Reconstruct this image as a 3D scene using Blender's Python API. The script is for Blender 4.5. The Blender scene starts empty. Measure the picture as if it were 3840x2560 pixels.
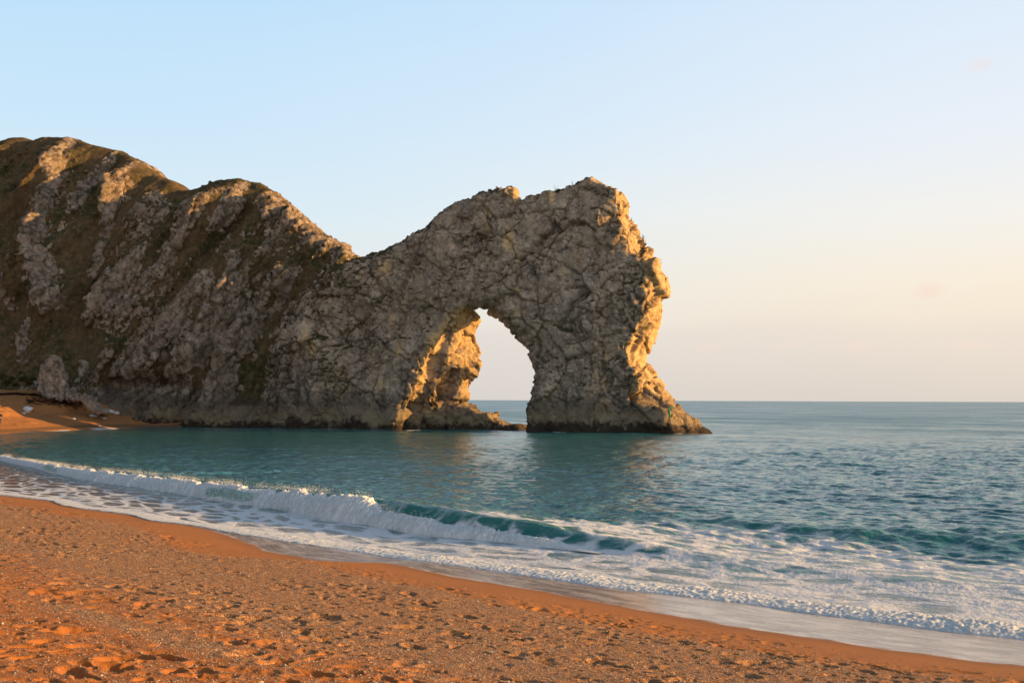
import bpy, math
import numpy as np
from mathutils import Matrix, Vector
from mathutils.bvhtree import BVHTree

rng = np.random.default_rng(11)
scene = bpy.context.scene
COL = scene.collection

# ------------------------------------------------------------------ camera
F_PX = 4117.0                      # focal length in photo pixels (3840 wide)
EYE = np.array([0.0, 0.0, 4.5])
PITCH = math.atan((1499.0 - 1280.0) / F_PX)
ROLL = math.radians(0.2)
fwd = np.array([0, math.cos(PITCH), math.sin(PITCH)])
r0 = np.array([1.0, 0, 0])
u0 = np.cross(r0, fwd)
rgt = math.cos(ROLL) * r0 + math.sin(ROLL) * u0
upv = np.cross(rgt, fwd)
cam_data = bpy.data.cameras.new('camera')
cam = bpy.data.objects.new('camera', cam_data)
COL.objects.link(cam)
cam.matrix_world = Matrix(((rgt[0], upv[0], -fwd[0], EYE[0]), (rgt[1], upv[1], -fwd[1], EYE[1]),
                           (rgt[2], upv[2], -fwd[2], EYE[2]), (0, 0, 0, 1)))
cam_data.sensor_width = 36.0
cam_data.lens = 36.0 * F_PX / 3840.0
cam_data.clip_start = 0.1
cam_data.clip_end = 60000
scene.camera = cam


def ray(px, py):
    px = np.asarray(px, float); py = np.asarray(py, float)
    a = (px - 1920) / F_PX; b = -(py - 1280) / F_PX
    return fwd + a[..., None] * rgt + b[..., None] * upv


def on_sea(px, py, z=0.0):          # survey point: where a sight line meets the level z
    d = ray(px, py)
    t = (z - EYE[2]) / d[..., 2]
    return EYE + d * t[..., None]


def at_depth(px, py, D):
    d = ray(px, py)
    return EYE + d * (np.asarray(D, float) / d[..., 1])[..., None]


def project(p):
    q = p - EYE
    zf = q @ fwd
    return 1920 + F_PX * (q @ rgt) / zf, 1280 - F_PX * (q @ upv) / zf


# ------------------------------------------------------------------ noise
def _hash(ix, iy, iz, seed):
    n = (ix.astype(np.int64) * 374761393 + iy.astype(np.int64) * 668265263 + iz.astype(np.int64) * 1440662683
         + seed * 974634541) & 0xFFFFFFFF
    n = n.astype(np.uint32)
    n = (n ^ (n >> np.uint32(15))) * np.uint32(2246822519)
    n = (n ^ (n >> np.uint32(13))) * np.uint32(3266489917)
    return n ^ (n >> np.uint32(16))


def _u(n):
    return n.astype(np.float32) * np.float32(1 / 4294967296.0)


def _again(n):
    n = (n ^ np.uint32(0x9E3779B9)) * np.uint32(2654435761)
    return n ^ (n >> np.uint32(15))


def vnoise(p, seed=0):
    f = np.floor(p); t = (p - f).astype(np.float32); i = f.astype(np.int64)
    t = t * t * t * (t * (t * 6 - 15) + 10)
    out = 0
    for a in (0, 1):
        for b in (0, 1):
            for c in (0, 1):
                w = ((t[:, 0] if a else 1 - t[:, 0]) * (t[:, 1] if b else 1 - t[:, 1]) * (t[:, 2] if c else 1 - t[:, 2]))
                out = out + w * _u(_hash(i[:, 0] + a, i[:, 1] + b, i[:, 2] + c, seed))
    return out * 2 - 1


def fbm(p, octaves=4, seed=0, gain=0.5, lac=2.03):
    out = 0; amp = 1.0; tot = 0
    for o in range(octaves):
        out = out + amp * vnoise(p, seed + o * 17)
        tot += amp; amp *= gain
        p = p * lac + 3.7
    return out / tot


def voro(p, seed=0):
    """F1, F2, random of nearest cell (three), vector to its centre"""
    f = np.floor(p); i = f.astype(np.int64)
    n = len(p)
    f1 = np.full(n, 9.0, np.float32); f2 = np.full(n, 9.0, np.float32)
    rid = np.zeros(n, np.uint32); vec = np.zeros((n, 3), np.float32)
    for a in (-1, 0, 1):
        for b in (-1, 0, 1):
            for c in (-1, 0, 1):
                h = _hash(i[:, 0] + a, i[:, 1] + b, i[:, 2] + c, seed)
                h2 = _again(h); h3 = _again(h2)
                v = np.stack([f[:, 0] + a + _u(h) - p[:, 0], f[:, 1] + b + _u(h2) - p[:, 1],
                              f[:, 2] + c + _u(h3) - p[:, 2]], 1).astype(np.float32)
                d = np.sqrt((v * v).sum(1))
                near = d < f1
                f2 = np.where(near, f1, np.minimum(f2, d))
                f1 = np.where(near, d, f1)
                rid = np.where(near, h3, rid)
                vec = np.where(near[:, None], v, vec)
    r1 = _u(_again(rid)); r2 = _u(_again(_again(rid))); r3 = _u(_again(_again(_again(rid))))
    return f1, f2, r1, r2, r3, vec


def sstep(a, b, x):
    t = np.clip((x - a) / (b - a), 0, 1)
    return t * t * (3 - 2 * t)


def smax(a, b, k):
    h = np.clip(0.5 + 0.5 * (a - b) / k, 0, 1)
    return b + (a - b) * h + k * h * (1 - h)


# ------------------------------------------------------------------ meshes
def make_mesh(name, v, faces, attrs=None, smooth=True):
    """faces: int array (n,3) or (n,4)"""
    me = bpy.data.meshes.new(name)
    v = np.ascontiguousarray(v, np.float32); faces = np.ascontiguousarray(faces, np.int32)
    n, k = faces.shape
    me.vertices.add(len(v)); me.vertices.foreach_set('co', v.ravel())
    me.loops.add(n * k); me.loops.foreach_set('vertex_index', faces.ravel())
    me.polygons.add(n)
    me.polygons.foreach_set('loop_start', np.arange(0, n * k, k, dtype=np.int32))
    me.polygons.foreach_set('use_smooth', np.full(n, smooth))
    for an, av in (attrs or {}).items():
        if av.ndim == 1:
            me.attributes.new(an, 'FLOAT', 'POINT').data.foreach_set('value', av.astype(np.float32))
        else:
            me.attributes.new(an, 'FLOAT_VECTOR', 'POINT').data.foreach_set('vector', av.astype(np.float32).ravel())
    me.update(calc_edges=True)
    me.validate()
    return me


def add_obj(name, me, mat=None, parent=None, label=None, cat=None, group=None, kind=None, loc=None):
    o = bpy.data.objects.new(name, me)
    COL.objects.link(o)
    if mat is not None:
        me.materials.append(mat)
    if parent is not None:
        o.parent = parent
    if loc is not None:
        o.location = loc
    for k, val in (('label', label), ('category', cat), ('group', group), ('kind', kind)):
        if val:
            o[k] = val
    return o


def grid_faces(nr, nc):
    i = np.arange(nr - 1)[:, None] * nc + np.arange(nc - 1)[None, :]
    return np.stack([i, i + 1, i + nc + 1, i + nc], -1).reshape(-1, 4)


def vert_normals(v, f):
    a = v[f[:, 2]] - v[f[:, 0]]; b = v[f[:, 3]] - v[f[:, 1]]
    n = np.cross(a, b)
    out = np.zeros_like(v)
    for c in range(3):
        acc = np.zeros(len(v))
        for k in range(f.shape[1]):
            acc += np.bincount(f[:, k], n[:, c], len(v))
        out[:, c] = acc
    l = np.linalg.norm(out, axis=1); l[l == 0] = 1
    return out / l[:, None]


def surface_nets(Fd, org, h):
    S = Fd < 0
    nx, ny, nz = Fd.shape
    cnt = np.zeros((nx - 1, ny - 1, nz - 1), np.int8)
    for a in (0, 1):
        for b in (0, 1):
            for c in (0, 1):
                cnt += S[a:nx - 1 + a, b:ny - 1 + b, c:nz - 1 + c]
    I, J, K = np.nonzero((cnt > 0) & (cnt < 8))
    idx = np.full(cnt.shape, -1, np.int32); idx[I, J, K] = np.arange(len(I))
    acc = np.zeros((len(I), 3)); num = np.zeros(len(I))
    corners = [(a, b, c) for a in (0, 1) for b in (0, 1) for c in (0, 1)]
    for p in range(8):
        for q in range(p + 1, 8):
            A, B = corners[p], corners[q]
            if sum(abs(A[k] - B[k]) for k in range(3)) != 1:
                continue
            fa = Fd[I + A[0], J + A[1], K + A[2]]; fb = Fd[I + B[0], J + B[1], K + B[2]]
            m = (fa < 0) != (fb < 0)
            t = np.where(m, fa / np.where(m, fa - fb, 1), 0)
            for k in range(3):
                acc[:, k] += np.where(m, A[k] + (B[k] - A[k]) * t, 0)
            num += m
    v = org + h * (np.stack([I, J, K], 1) + acc / num[:, None])
    quads = []
    for ax in range(3):
        sl0 = [slice(1, s - 1) for s in Fd.shape]; sl1 = list(sl0)
        sl0[ax] = slice(0, Fd.shape[ax] - 1); sl1[ax] = slice(1, Fd.shape[ax])
        s0, s1 = S[tuple(sl0)], S[tuple(sl1)]
        e = np.argwhere(s0 != s1)
        pos = s0[tuple(e.T)]
        o = np.ones(3, int); o[ax] = 0
        e = e + o
        b, c = [(1, 2), (2, 0), (0, 1)][ax]
        def cell(db, dc):
            q = e.copy(); q[:, b] += db; q[:, c] += dc
            return idx[q[:, 0], q[:, 1], q[:, 2]]
        qd = np.stack([cell(-1, -1), cell(0, -1), cell(0, 0), cell(-1, 0)], 1)
        qd[~pos] = qd[~pos][:, ::-1]
        quads.append(qd)
    return v, np.concatenate(quads)


# ------------------------------------------------------------------ node helpers
class Mat:
    def __init__(self, name):
        self.m = bpy.data.materials.new(name)
        self.m.use_nodes = True
        self.nt = self.m.node_tree
        self.nt.nodes.clear()
        self.out = self.nt.nodes.new('ShaderNodeOutputMaterial')

    def n(self, typ, _set=None, **ins):
        nd = self.nt.nodes.new('ShaderNode' + typ)
        for k, v in (_set or {}).items():
            setattr(nd, k, v)
        for k, v in ins.items():
            k = int(k[1:]) if k[0] == 'i' and k[1:].isdigit() else k.replace('_', ' ')
            self.put(nd.inputs[k], v)
        return nd

    def put(self, sock, v):
        if isinstance(v, bpy.types.NodeSocket):
            self.nt.links.new(v, sock)
        elif isinstance(v, bpy.types.Node):
            self.nt.links.new(v.outputs[0], sock)
        else:
            if isinstance(v, (tuple, list)) and len(v) == 3 and sock.type == 'RGBA':
                v = (*v, 1)
            sock.default_value = v

    def attr(self, name):
        return self.n('Attribute', {'attribute_name': name})

    def math(self, op, a, b=0.0, c=None, clamp=False):
        nd = self.n('Math', {'operation': op, 'use_clamp': clamp}, i0=a, i1=b)
        if c is not None:
            self.put(nd.inputs[2], c)
        return nd.outputs[0]

    def mix(self, f, a, b, blend='MIX'):
        nd = self.n('Mix', {'data_type': 'RGBA', 'blend_type': blend})
        self.put(nd.inputs[0], f); self.put(nd.inputs[6], a); self.put(nd.inputs[7], b)
        return nd.outputs[2]

    def step(self, x, a, b, lo=0.0, hi=1.0):
        nd = self.n('MapRange', {'interpolation_type': 'SMOOTHSTEP'})
        for k, v in enumerate((x, a, b, lo, hi)):
            self.put(nd.inputs[k], v)
        return nd.outputs[0]

    def noise(self, vec, scale, detail=4, rough=0.55, dist=0.0):
        nd = self.n('TexNoise', None, Vector=vec, Scale=scale, Detail=detail, Roughness=rough, Distortion=dist)
        return nd.outputs[0]

    def noisecol(self, vec, scale, detail=3):
        nd = self.n('TexNoise', None, Vector=vec, Scale=scale, Detail=detail)
        return nd.outputs[1]

    def vmul(self, vec, s):
        nd = self.n('VectorMath', {'operation': 'MULTIPLY'}, i0=vec, i1=s)
        return nd.outputs[0]

    def vadd(self, a, b):
        return self.n('VectorMath', {'operation': 'ADD'}, i0=a, i1=b).outputs[0]

    def bsdf(self, color, rough=0.9, spec=0.3, normal=None, **kw):
        b = self.n('BsdfPrincipled', None, Base_Color=color, Roughness=rough)
        self.put(b.inputs['Specular IOR Level'], spec)
        if normal is not None:
            self.put(b.inputs['Normal'], normal)
        for k, v in kw.items():
            self.put(b.inputs[k.replace('_', ' ')], v)
        self.nt.links.new(b.outputs[0], self.out.inputs[0])
        return b

    def bump(self, height, strength, dist=0.1, normal=None):
        nd = self.n('Bump', None, Height=height, Strength=strength, Distance=dist)
        if normal is not None:
            self.put(nd.inputs['Normal'], normal)
        return nd.outputs[0]


def plain(name, color, rough=0.8, spec=0.3, var=0.25, scale=6.0):
    M = Mat(name)
    p = M.n('TexCoord').outputs['Object']
    nz = M.noise(p, scale, 4)
    dark = tuple(c * (1 - var) for c in color); lite = tuple(min(1, c * (1 + var)) for c in color)
    M.bsdf(M.mix(nz, dark, lite), rough, spec, M.bump(nz, 0.3, 0.02))
    return M.m


# ------------------------------------------------------------------ rock material
def rock_material(name, cliff=False, tide=1.0):
    M = Mat(name)
    P = M.n('NewGeometry').outputs['Position']
    z = M.n('SeparateXYZ', None, Vector=P).outputs[2]
    crack = M.attr('crack').outputs['Fac']
    veg = M.attr('veg').outputs['Fac']
    tone = M.attr('tone').outputs['Fac']
    n1 = M.noise(P, 0.16, 6, 0.6)
    n2 = M.noise(P, 1.3, 6, 0.65)
    n3 = M.noise(P, 5.0, 4, 0.7)
    warp = M.vadd(P, M.vmul(M.noisecol(P, 0.7, 6), (3.2, 3.2, 3.2)))
    vor = M.n('TexVoronoi', {'feature': 'DISTANCE_TO_EDGE'}, Vector=M.vmul(warp, (0.75, 0.75, 0.95)), Scale=1.0).outputs[0]
    fmask = M.step(M.noise(P, 0.45, 4, 0.6), 0.42, 0.62)
    cells = M.n('TexVoronoi', {'feature': 'F1'}, Vector=M.vmul(warp, (0.75, 0.75, 0.95)), Scale=1.0).outputs['Color']
    cv = M.n('SeparateColor', None, Color=cells).outputs
    warp2 = M.vadd(P, M.vmul(M.noisecol(P, 2.5, 4), (0.9, 0.9, 0.9)))
    vor2 = M.n('TexVoronoi', {'feature': 'DISTANCE_TO_EDGE'}, Vector=M.vmul(warp2, (2.0, 2.0, 2.6)), Scale=1.0).outputs[0]
    cells2 = M.n('TexVoronoi', {'feature': 'F1'}, Vector=M.vmul(warp2, (2.0, 2.0, 2.6)), Scale=1.0).outputs['Color']
    cv2 = M.n('SeparateColor', None, Color=cells2).outputs
    fine2 = M.step(vor2, 0.0, 0.12)
    fine = M.math('SUBTRACT', 1.0, M.math('MULTIPLY', M.math('SUBTRACT', 1.0, M.step(vor, 0.0, 0.10)), fmask))
    col = M.mix(M.step(n1, 0.35, 0.68), (0.47, 0.345, 0.25), (0.62, 0.47, 0.355))
    col = M.mix(M.math('MULTIPLY', M.step(n2, 0.5, 0.75), 0.6), col, (0.66, 0.53, 0.425))
    col = M.mix(M.math('MULTIPLY', M.step(n2, 0.47, 0.3), 0.85), col, (0.24, 0.18, 0.125))
    col = M.mix(M.math('MULTIPLY', tone, 0.5), col, (0.36, 0.275, 0.19))
    shade = M.math('ADD', M.math('MULTIPLY', cv[0], 0.34), M.math('MULTIPLY', cv2[1], 0.40))
    shade = M.math('ADD', shade, 0.66)
    col = M.mix(1.0, col, M.n('CombineColor', None, i0=shade, i1=shade, i2=shade).outputs[0], 'MULTIPLY')
    pock = M.math('MULTIPLY', M.math('SUBTRACT', 1.0, fine2), M.step(M.noise(P, 0.8, 4, 0.6), 0.45, 0.62))
    col = M.mix(M.math('MULTIPLY', pock, 0.5), col, (0.10, 0.075, 0.05))
    # ochre lichen and stain
    lich = M.math('MULTIPLY', M.step(M.noise(P, 0.33, 5, 0.6), 0.54, 0.68), M.step(z, 6, 22, 0.1, 0.7))
    col = M.mix(M.math('MULTIPLY', lich, 0.7), col, (0.33, 0.26, 0.12))
    col = M.mix(M.math('MULTIPLY', M.attr('sunlit_ochre').outputs['Fac'], 0.8), col, M.mix(n2, (0.72, 0.43, 0.17), (0.98, 0.67, 0.32)))  # golden sunlight painted into the ochre stone of sunward faces
    # black seep streaks, stretched down the face
    st = M.noise(M.vmul(P, (0.55, 0.55, 0.07)), 1.0, 5, 0.6)
    col = M.mix(M.math('MULTIPLY', M.step(st, 0.53, 0.68), M.step(z, 16, 3, 0.15, 0.8)), col, (0.075, 0.065, 0.055))
    # fine fractures and dirt in the clefts
    col = M.mix(M.math('MULTIPLY', M.math('SUBTRACT', 1.0, fine), 0.6), col, (0.13, 0.098, 0.068))
    col = M.mix(M.math('MULTIPLY', M.math('POWER', crack, 1.2), 0.85), col, (0.085, 0.062, 0.042))
    # plants and soil
    vcol = M.mix(M.step(n1, 0.42, 0.6), (0.165, 0.112, 0.056), (0.070, 0.070, 0.030)) if cliff else M.mix(M.step(n1, 0.42, 0.6), (0.135, 0.088, 0.042), (0.062, 0.060, 0.024))
    vcol = M.mix(M.step(n2, 0.4, 0.7), vcol, (0.27, 0.175, 0.085) if cliff else (0.13, 0.098, 0.046))
    vv = M.math('ADD', veg, M.math('MULTIPLY', M.math('SUBTRACT', n3, 0.5), 0.7))
    vv = M.math('ADD', vv, M.math('MULTIPLY', M.math('SUBTRACT', n2, 0.5), 0.8))
    vmask = M.step(vv, 0.40, 0.58)
    col = M.mix(vmask, col, vcol)
    # tidal band
    zz = M.math('ADD', z, M.math('MULTIPLY', M.math('SUBTRACT', n2, 0.5), 3.5))
    zz = M.math('ADD', zz, M.math('MULTIPLY', M.math('SUBTRACT', n1, 0.5), 5.0))
    col = M.mix(M.step(zz, 6.5, 4.2, 0.0, 0.6 * tide), col, (0.12, 0.095, 0.068))
    col = M.mix(M.step(zz, 3.6, 2.6, 0.0, 0.65 * tide), col, (0.36, 0.27, 0.165))
    col = M.mix(M.step(zz, 1.5, 0.6, 0.0, 0.92 * tide), col, (0.05, 0.035, 0.026))
    h = M.math('ADD', M.math('MULTIPLY', n2, 0.7), M.math('MULTIPLY', n3, 0.35))
    h = M.math('ADD', h, M.math('ADD', M.math('MULTIPLY', fine, 0.5), M.math('MULTIPLY', fine2, 0.4)))
    h = M.math('ADD', h, M.math('ADD', M.math('MULTIPLY', cv[2], 0.5), M.math('MULTIPLY', cv2[2], 0.35)))
    if cliff:
        col = M.mix(1.0, col, (0.80, 0.79, 0.78), 'MULTIPLY')
    nrm = M.bump(h, 0.7, 0.22)
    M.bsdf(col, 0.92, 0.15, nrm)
    return M.m


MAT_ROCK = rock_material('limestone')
MAT_CLIFF = rock_material('cliff_rock_and_turf', True)


def crackle(v, nrm, scale, seed, tilt, groove, gw, stretch=(1, 1, 1), rot=None):
    """facetted blocks split by grooves: displacement along the normal, crack amount, block random"""
    q = v * np.array(stretch) / scale
    if rot is not None:
        q = (v @ rot) * np.array(stretch) / scale
    q = q + 0.36 * np.stack([fbm(v / scale * 0.8, 3, seed + 1), fbm(v / scale * 0.8 + 31, 4, seed + 2),
                             fbm(v / scale * 0.8 + 67, 4, seed + 3)], 1)
    f1, f2, ra, rb, rc, vec = voro(q, seed)
    g = np.stack([ra - .5, rb - .5, rc - .5], 1)
    d = scale * tilt * ((vec * g).sum(1) * 1.6 + (_mixr(ra, rb) - 0.5) * 0.55)
    c = 1 - sstep(0.0, gw, f2 - f1)
    return d - groove * c, c, rc


def _mixr(a, b):
    return np.modf(a * 7.13 + b * 3.71)[0]


# local frame of the headland: u along it (towards the open sea), w into it
O2 = np.array([3.0, 155.0]); AX = np.array([0.923, -0.385]); AX = AX / np.linalg.norm(AX); BX = np.array([-AX[1], AX[0]])


def uw(x, y):
    return (x - O2[0]) * AX[0] + (y - O2[1]) * AX[1], (x - O2[0]) * BX[0] + (y - O2[1]) * BX[1]


def xy(u, w):
    return O2[0] + u * AX[0] + w * BX[0], O2[1] + u * AX[1] + w * BX[1]


def outline_uz(pts, w0, lean):
    """photo survey of an outline -> (u,z) on the leaning plane w = w0 + lean*z"""
    pts = np.array(pts, float)
    d = ray(pts[:, 0], pts[:, 1])
    nrm = np.array([BX[0], BX[1], -lean])
    c0 = w0 + O2 @ BX
    t = (c0 - EYE @ nrm) / (d @ nrm)
    P = EYE + d * t[:, None]
    u, _ = uw(P[:, 0], P[:, 1])
    return np.stack([u, P[:, 2]], 1)


def sdf2(poly, U, Z):
    d = np.full(U.shape, 1e9); ins = np.zeros(U.shape, bool)
    n = len(poly)
    for i in range(n):
        a = poly[i]; b = poly[(i + 1) % n]
        e = b - a; L = e @ e
        if L < 1e-9:
            continue
        t = np.clip(((U - a[0]) * e[0] + (Z - a[1]) * e[1]) / L, 0, 1)
        d = np.minimum(d, (U - a[0] - t * e[0]) ** 2 + (Z - a[1] - t * e[1]) ** 2)
        if a[1] != b[1]:
            m = ((a[1] > Z) != (b[1] > Z))
            ins ^= m & (U < (b[0] - a[0]) * (Z - a[1]) / (b[1] - a[1]) + a[0])
    d = np.sqrt(d)
    return np.where(ins, -d, d).astype(np.float32)


# ------------------------------------------------------------------ the rock arch
TH = 8.5
TOP = [(1300, 978), (1354, 970), (1359, 955), (1385, 960), (1415, 955), (1436, 942), (1477, 921), (1512, 891), (1533, 870),
       (1568, 881), (1609, 855), (1615, 830), (1630, 815), (1665, 790), (1700, 763), (1739, 745), (1764, 741), (1807, 729),
       (1821, 734), (1838, 724), (1857, 714), (1871, 716), (1890, 702), (1908, 690), (1922, 712), (1940, 746), (1966, 738), (1979, 745), (1998, 756), (2009, 728), (2030, 714), (2048, 720), (2062, 732), (2072, 762), (2093, 729), (2120, 712),
       (2150, 694), (2185, 672), (2213, 660)]
LEFT = [(800, 1700), (830, 1560), (900, 1470), (980, 1330), (1080, 1160), (1180, 1060)]
HOLE_R = [(2012, 1404), (2004, 1432), (1992, 1450), (1974, 1500), (1955, 1529), (1954, 1593), (1952, 1624), (1952, 1700)]
OUT_F = TOP + [(2245, 677), (2290, 692), (2316, 706), (2326, 761), (2329, 832), (2358, 884), (2372, 920), (2425, 937),
               (2440, 993), (2428, 1063), (2438, 1133), (2424, 1203), (2400, 1253), (2352, 1309), (2367, 1358), (2396, 1379),
               (2390, 1414), (2410, 1463), (2470, 1510), (2520, 1570), (2552, 1625), (2560, 1700)] + HOLE_R[::-1] + [
    (2022, 1382), (2034, 1357), (2052, 1330), (2062, 1300), (2046, 1262), (2026, 1236), (1992, 1212), (1945, 1206),
    (1914, 1200), (1879, 1173), (1846, 1146), (1832, 1124), (1807, 1126), (1771, 1136), (1736, 1146), (1716, 1160),
    (1686, 1196), (1655, 1240), (1620, 1296), (1589, 1350), (1563, 1404), (1536, 1440), (1515, 1470), (1512, 1500),
    (1505, 1546), (1496, 1600), (1490, 1700)] + LEFT
OUT_B = [(p[0], p[1] + 4) for p in TOP] + [
    (2266, 690), (2311, 706), (2332, 726), (2350, 750), (2368, 789), (2385, 835), (2420, 881), (2441, 909), (2459, 944),
    (2480, 993), (2504, 1049), (2510, 1084), (2504, 1126), (2494, 1182), (2483, 1225), (2459, 1288), (2434, 1330),
    (2432, 1365), (2452, 1400), (2487, 1435), (2522, 1477), (2539, 1512), (2578, 1547), (2627, 1575), (2648, 1596),
    (2680, 1623), (2690, 1700), (2060, 1700), (2060, 1600), (2050, 1500), (2035, 1425)] + [
    (2008, 1382), (1985, 1350), (1956, 1304), (1938, 1271), (1934, 1250), (1908, 1218), (1888, 1194), (1861, 1173),
    (1846, 1154), (1821, 1150), (1793, 1159), (1780, 1166), (1808, 1190), (1814, 1218), (1811, 1243), (1813, 1300),
    (1822, 1321), (1822, 1404), (1795, 1439), (1783, 1457), (1776, 1504), (1779, 1525), (1814, 1543), (1850, 1536),
    (1854, 1557), (1886, 1575), (1914, 1580), (1971, 1592), (1974, 1602), (1974, 1700)] + LEFT

LEAN_F, LEAN_B = 0.05, -0.03


def build_arch():
    hv = 0.23
    pf = outline_uz(OUT_F, 0.0, LEAN_F); pb = outline_uz(OUT_B, TH, LEAN_B)
    pf[:, 1] = np.maximum(pf[:, 1], -3); pb[:, 1] = np.maximum(pb[:, 1], -3)
    u = np.arange(-52, 31, hv); w = np.arange(-4, TH + 4, hv); z = np.arange(-2.6, 39.5, hv)
    U2, Z2 = np.meshgrid(u, z, indexing='ij')
    sf = sdf2(pf, U2, Z2); sb = sdf2(pb, U2, Z2)
    W = w[None, :, None]; Zg = z[None, None, :]; Ug = u[:, None, None]
    fr = LEAN_F * Zg; bk = TH + LEAN_B * Zg
    # slow swelling of the front face
    q = np.stack([U2.ravel() / 7, Z2.ravel() / 6, np.zeros(U2.size)], 1)
    sw = (fbm(q, 3, 5).reshape(U2.shape) * 1.5).astype(np.float32)[:, None, :]
    # the face at the left is set back where the gully meets the cliff
    sw = sw + (sstep(-38, -52, Ug) * 4.0)
    t = np.clip((W - fr) / (bk - fr), 0, 1)
    t = t + (np.clip(t * 1.45, 0, 1) - t) * sstep(-12, -8, Ug)
    d2 = sf[:, None, :] * (1 - t) + sb[:, None, :] * t
    slab = np.maximum(fr + sw - W, W - bk + 3.2 * sstep(-9, -5, Ug) * sstep(13, 7, Ug))
    Fd = smax(d2, slab.astype(np.float32), 1.3)

    reef = outline_uz([(1700, 1510), (1779, 1528), (1818, 1546), (1850, 1542), (1858, 1562), (1890, 1582), (1930, 1590), (1968, 1596), (1972, 1620), (1970, 1680), (1700, 1680)], 7.0, 0.0)
    rf = sdf2(reef, U2, Z2)[:, None, :]
    Fd = np.minimum(Fd, smax(rf + 0 * W, (np.abs(W - 7.0) - 2.4) + 0 * rf, 0.5).astype(np.float32))

    def pt(px, py, w0):
        p = outline_uz([(px, py)], w0, 0)[0]
        return np.array([p[0], w0, p[1]])

    def carve(a, b, ra, rb, k=1.0, sq=(1, 1, 1)):
        nonlocal Fd
        e = b - a; L = float(e @ e) + 1e-6
        tt = np.clip(((Ug - a[0]) * e[0] + (W - a[1]) * e[1] + (Zg - a[2]) * e[2]) / L, 0, 1)
        dd = np.sqrt(((Ug - a[0] - tt * e[0]) / sq[0]) ** 2 + ((W - a[1] - tt * e[1]) / sq[1]) ** 2
                     + ((Zg - a[2] - tt * e[2]) / sq[2]) ** 2) - (ra + (rb - ra) * tt)
        Fd = smax(Fd, -dd.astype(np.float32), k)

    # clefts in the inner wall, the sea cave and the wave-cut notch
    carve(pt(1676, 1255, 2.2), pt(1540, 1600, 2.2), 0.7, 1.3)
    carve(pt(1716, 1330, 5.6), pt(1665, 1470, 5.4), 0.6, 1.3)
    carve(pt(1665, 1470, 5.4), pt(1652, 1488, 5.6), 1.3, 1.0)
    carve(pt(1590, 1600, 4.2), pt(1620, 1500, 4.4), 0.6, 0.4)
    carve(pt(1690, 1600, 6.0), pt(1690, 1540, 6.0), 0.5, 0.3)
    # hollow on the seaward end of the outer leg and slot on the right of the opening
    carve(pt(2420, 1480, 1.2), pt(2480, 1520, 2.5), 1.6, 1.1)
    carve(pt(2455, 1150, 1.0), pt(2400, 1270, 1.5), 0.5, 0.6, 0.5)
    Fd[0] = Fd[-1] = 1; Fd[:, 0] = Fd[:, -1] = 1; Fd[:, :, 0] = Fd[:, :, -1] = 1
    v, f = surface_nets(Fd, np.array([u[0], w[0], z[0]]), hv)
    x, y = xy(v[:, 0], v[:, 1])
    V = np.stack([x, y, v[:, 2]], 1)
    n = vert_normals(V, f)
    return V, f, n


def billow(p, seed):
    out = 0; amp = 1.0; tot = 0
    for o in range(4):
        f1 = voro(p, seed + o)[0]
        out = out + amp * (1 - np.minimum(f1, 1.0)); tot += amp
        amp *= 0.55; p = p * 2.1 + 1.3
    return out / tot


def detail_rock(V, f, n, seed, big=1.0, bed=None, ztop=None):
    d0 = fbm(V / 9.0, 4, seed) * 0.5
    da, ca_, ra_ = crackle(V, n, 6.0, seed + 1, 0.17 * big, 0.36, 0.045)
    d1, c1, r1 = crackle(V, n, 3.0, seed + 3, 0.32 * big, 0.34, 0.07, (1, 1, 1.25), bed)
    d2, c2, r2 = crackle(V, n, 1.35, seed + 5, 0.48 * big, 0.20, 0.14, (1, 1, 1.25), bed)
    m1 = sstep(-0.15, 0.30, fbm(V / 5.0, 3, seed + 41))
    m2 = sstep(-0.20, 0.30, fbm(V / 4.0, 4, seed + 40))
    d3, c3, r3 = crackle(V, n, 0.62, seed + 9, 0.46 * big, 0.08, 0.2)
    m3 = sstep(0.0, 0.45, fbm(V / 3.0, 3, seed + 43))
    d = d0 + da + d1 * (0.25 + 0.75 * m1) + d2 * (0.12 + 0.88 * m2) + d3 * (0.2 + 0.8 * m3) + fbm(V / 0.8, 3, seed + 77) * 0.12
    low = sstep(5.0, 1.0, V[:, 2])
    d = d * (1 - 0.45 * low)
    if ztop is not None:
        near = sstep(3.0, 0.3, ztop - V[:, 2])
        d = d * (1 - 0.45 * near) + near * (0.9 * (billow(V / 2.2, seed + 60) - 0.45) + 0.35 * (billow(V / 0.9, seed + 61) - 0.45))
    crack = np.clip(np.maximum(np.maximum(c1 * (0.1 + 0.9 * m1), c2 * m2 * 0.9), np.maximum(ca_ * 0.8, 0.5 * c3 * m3)), 0, 1)
    out = V + n * d[:, None]
    return out, crack, r1 * 0.6 + r2 * 0.4


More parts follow.
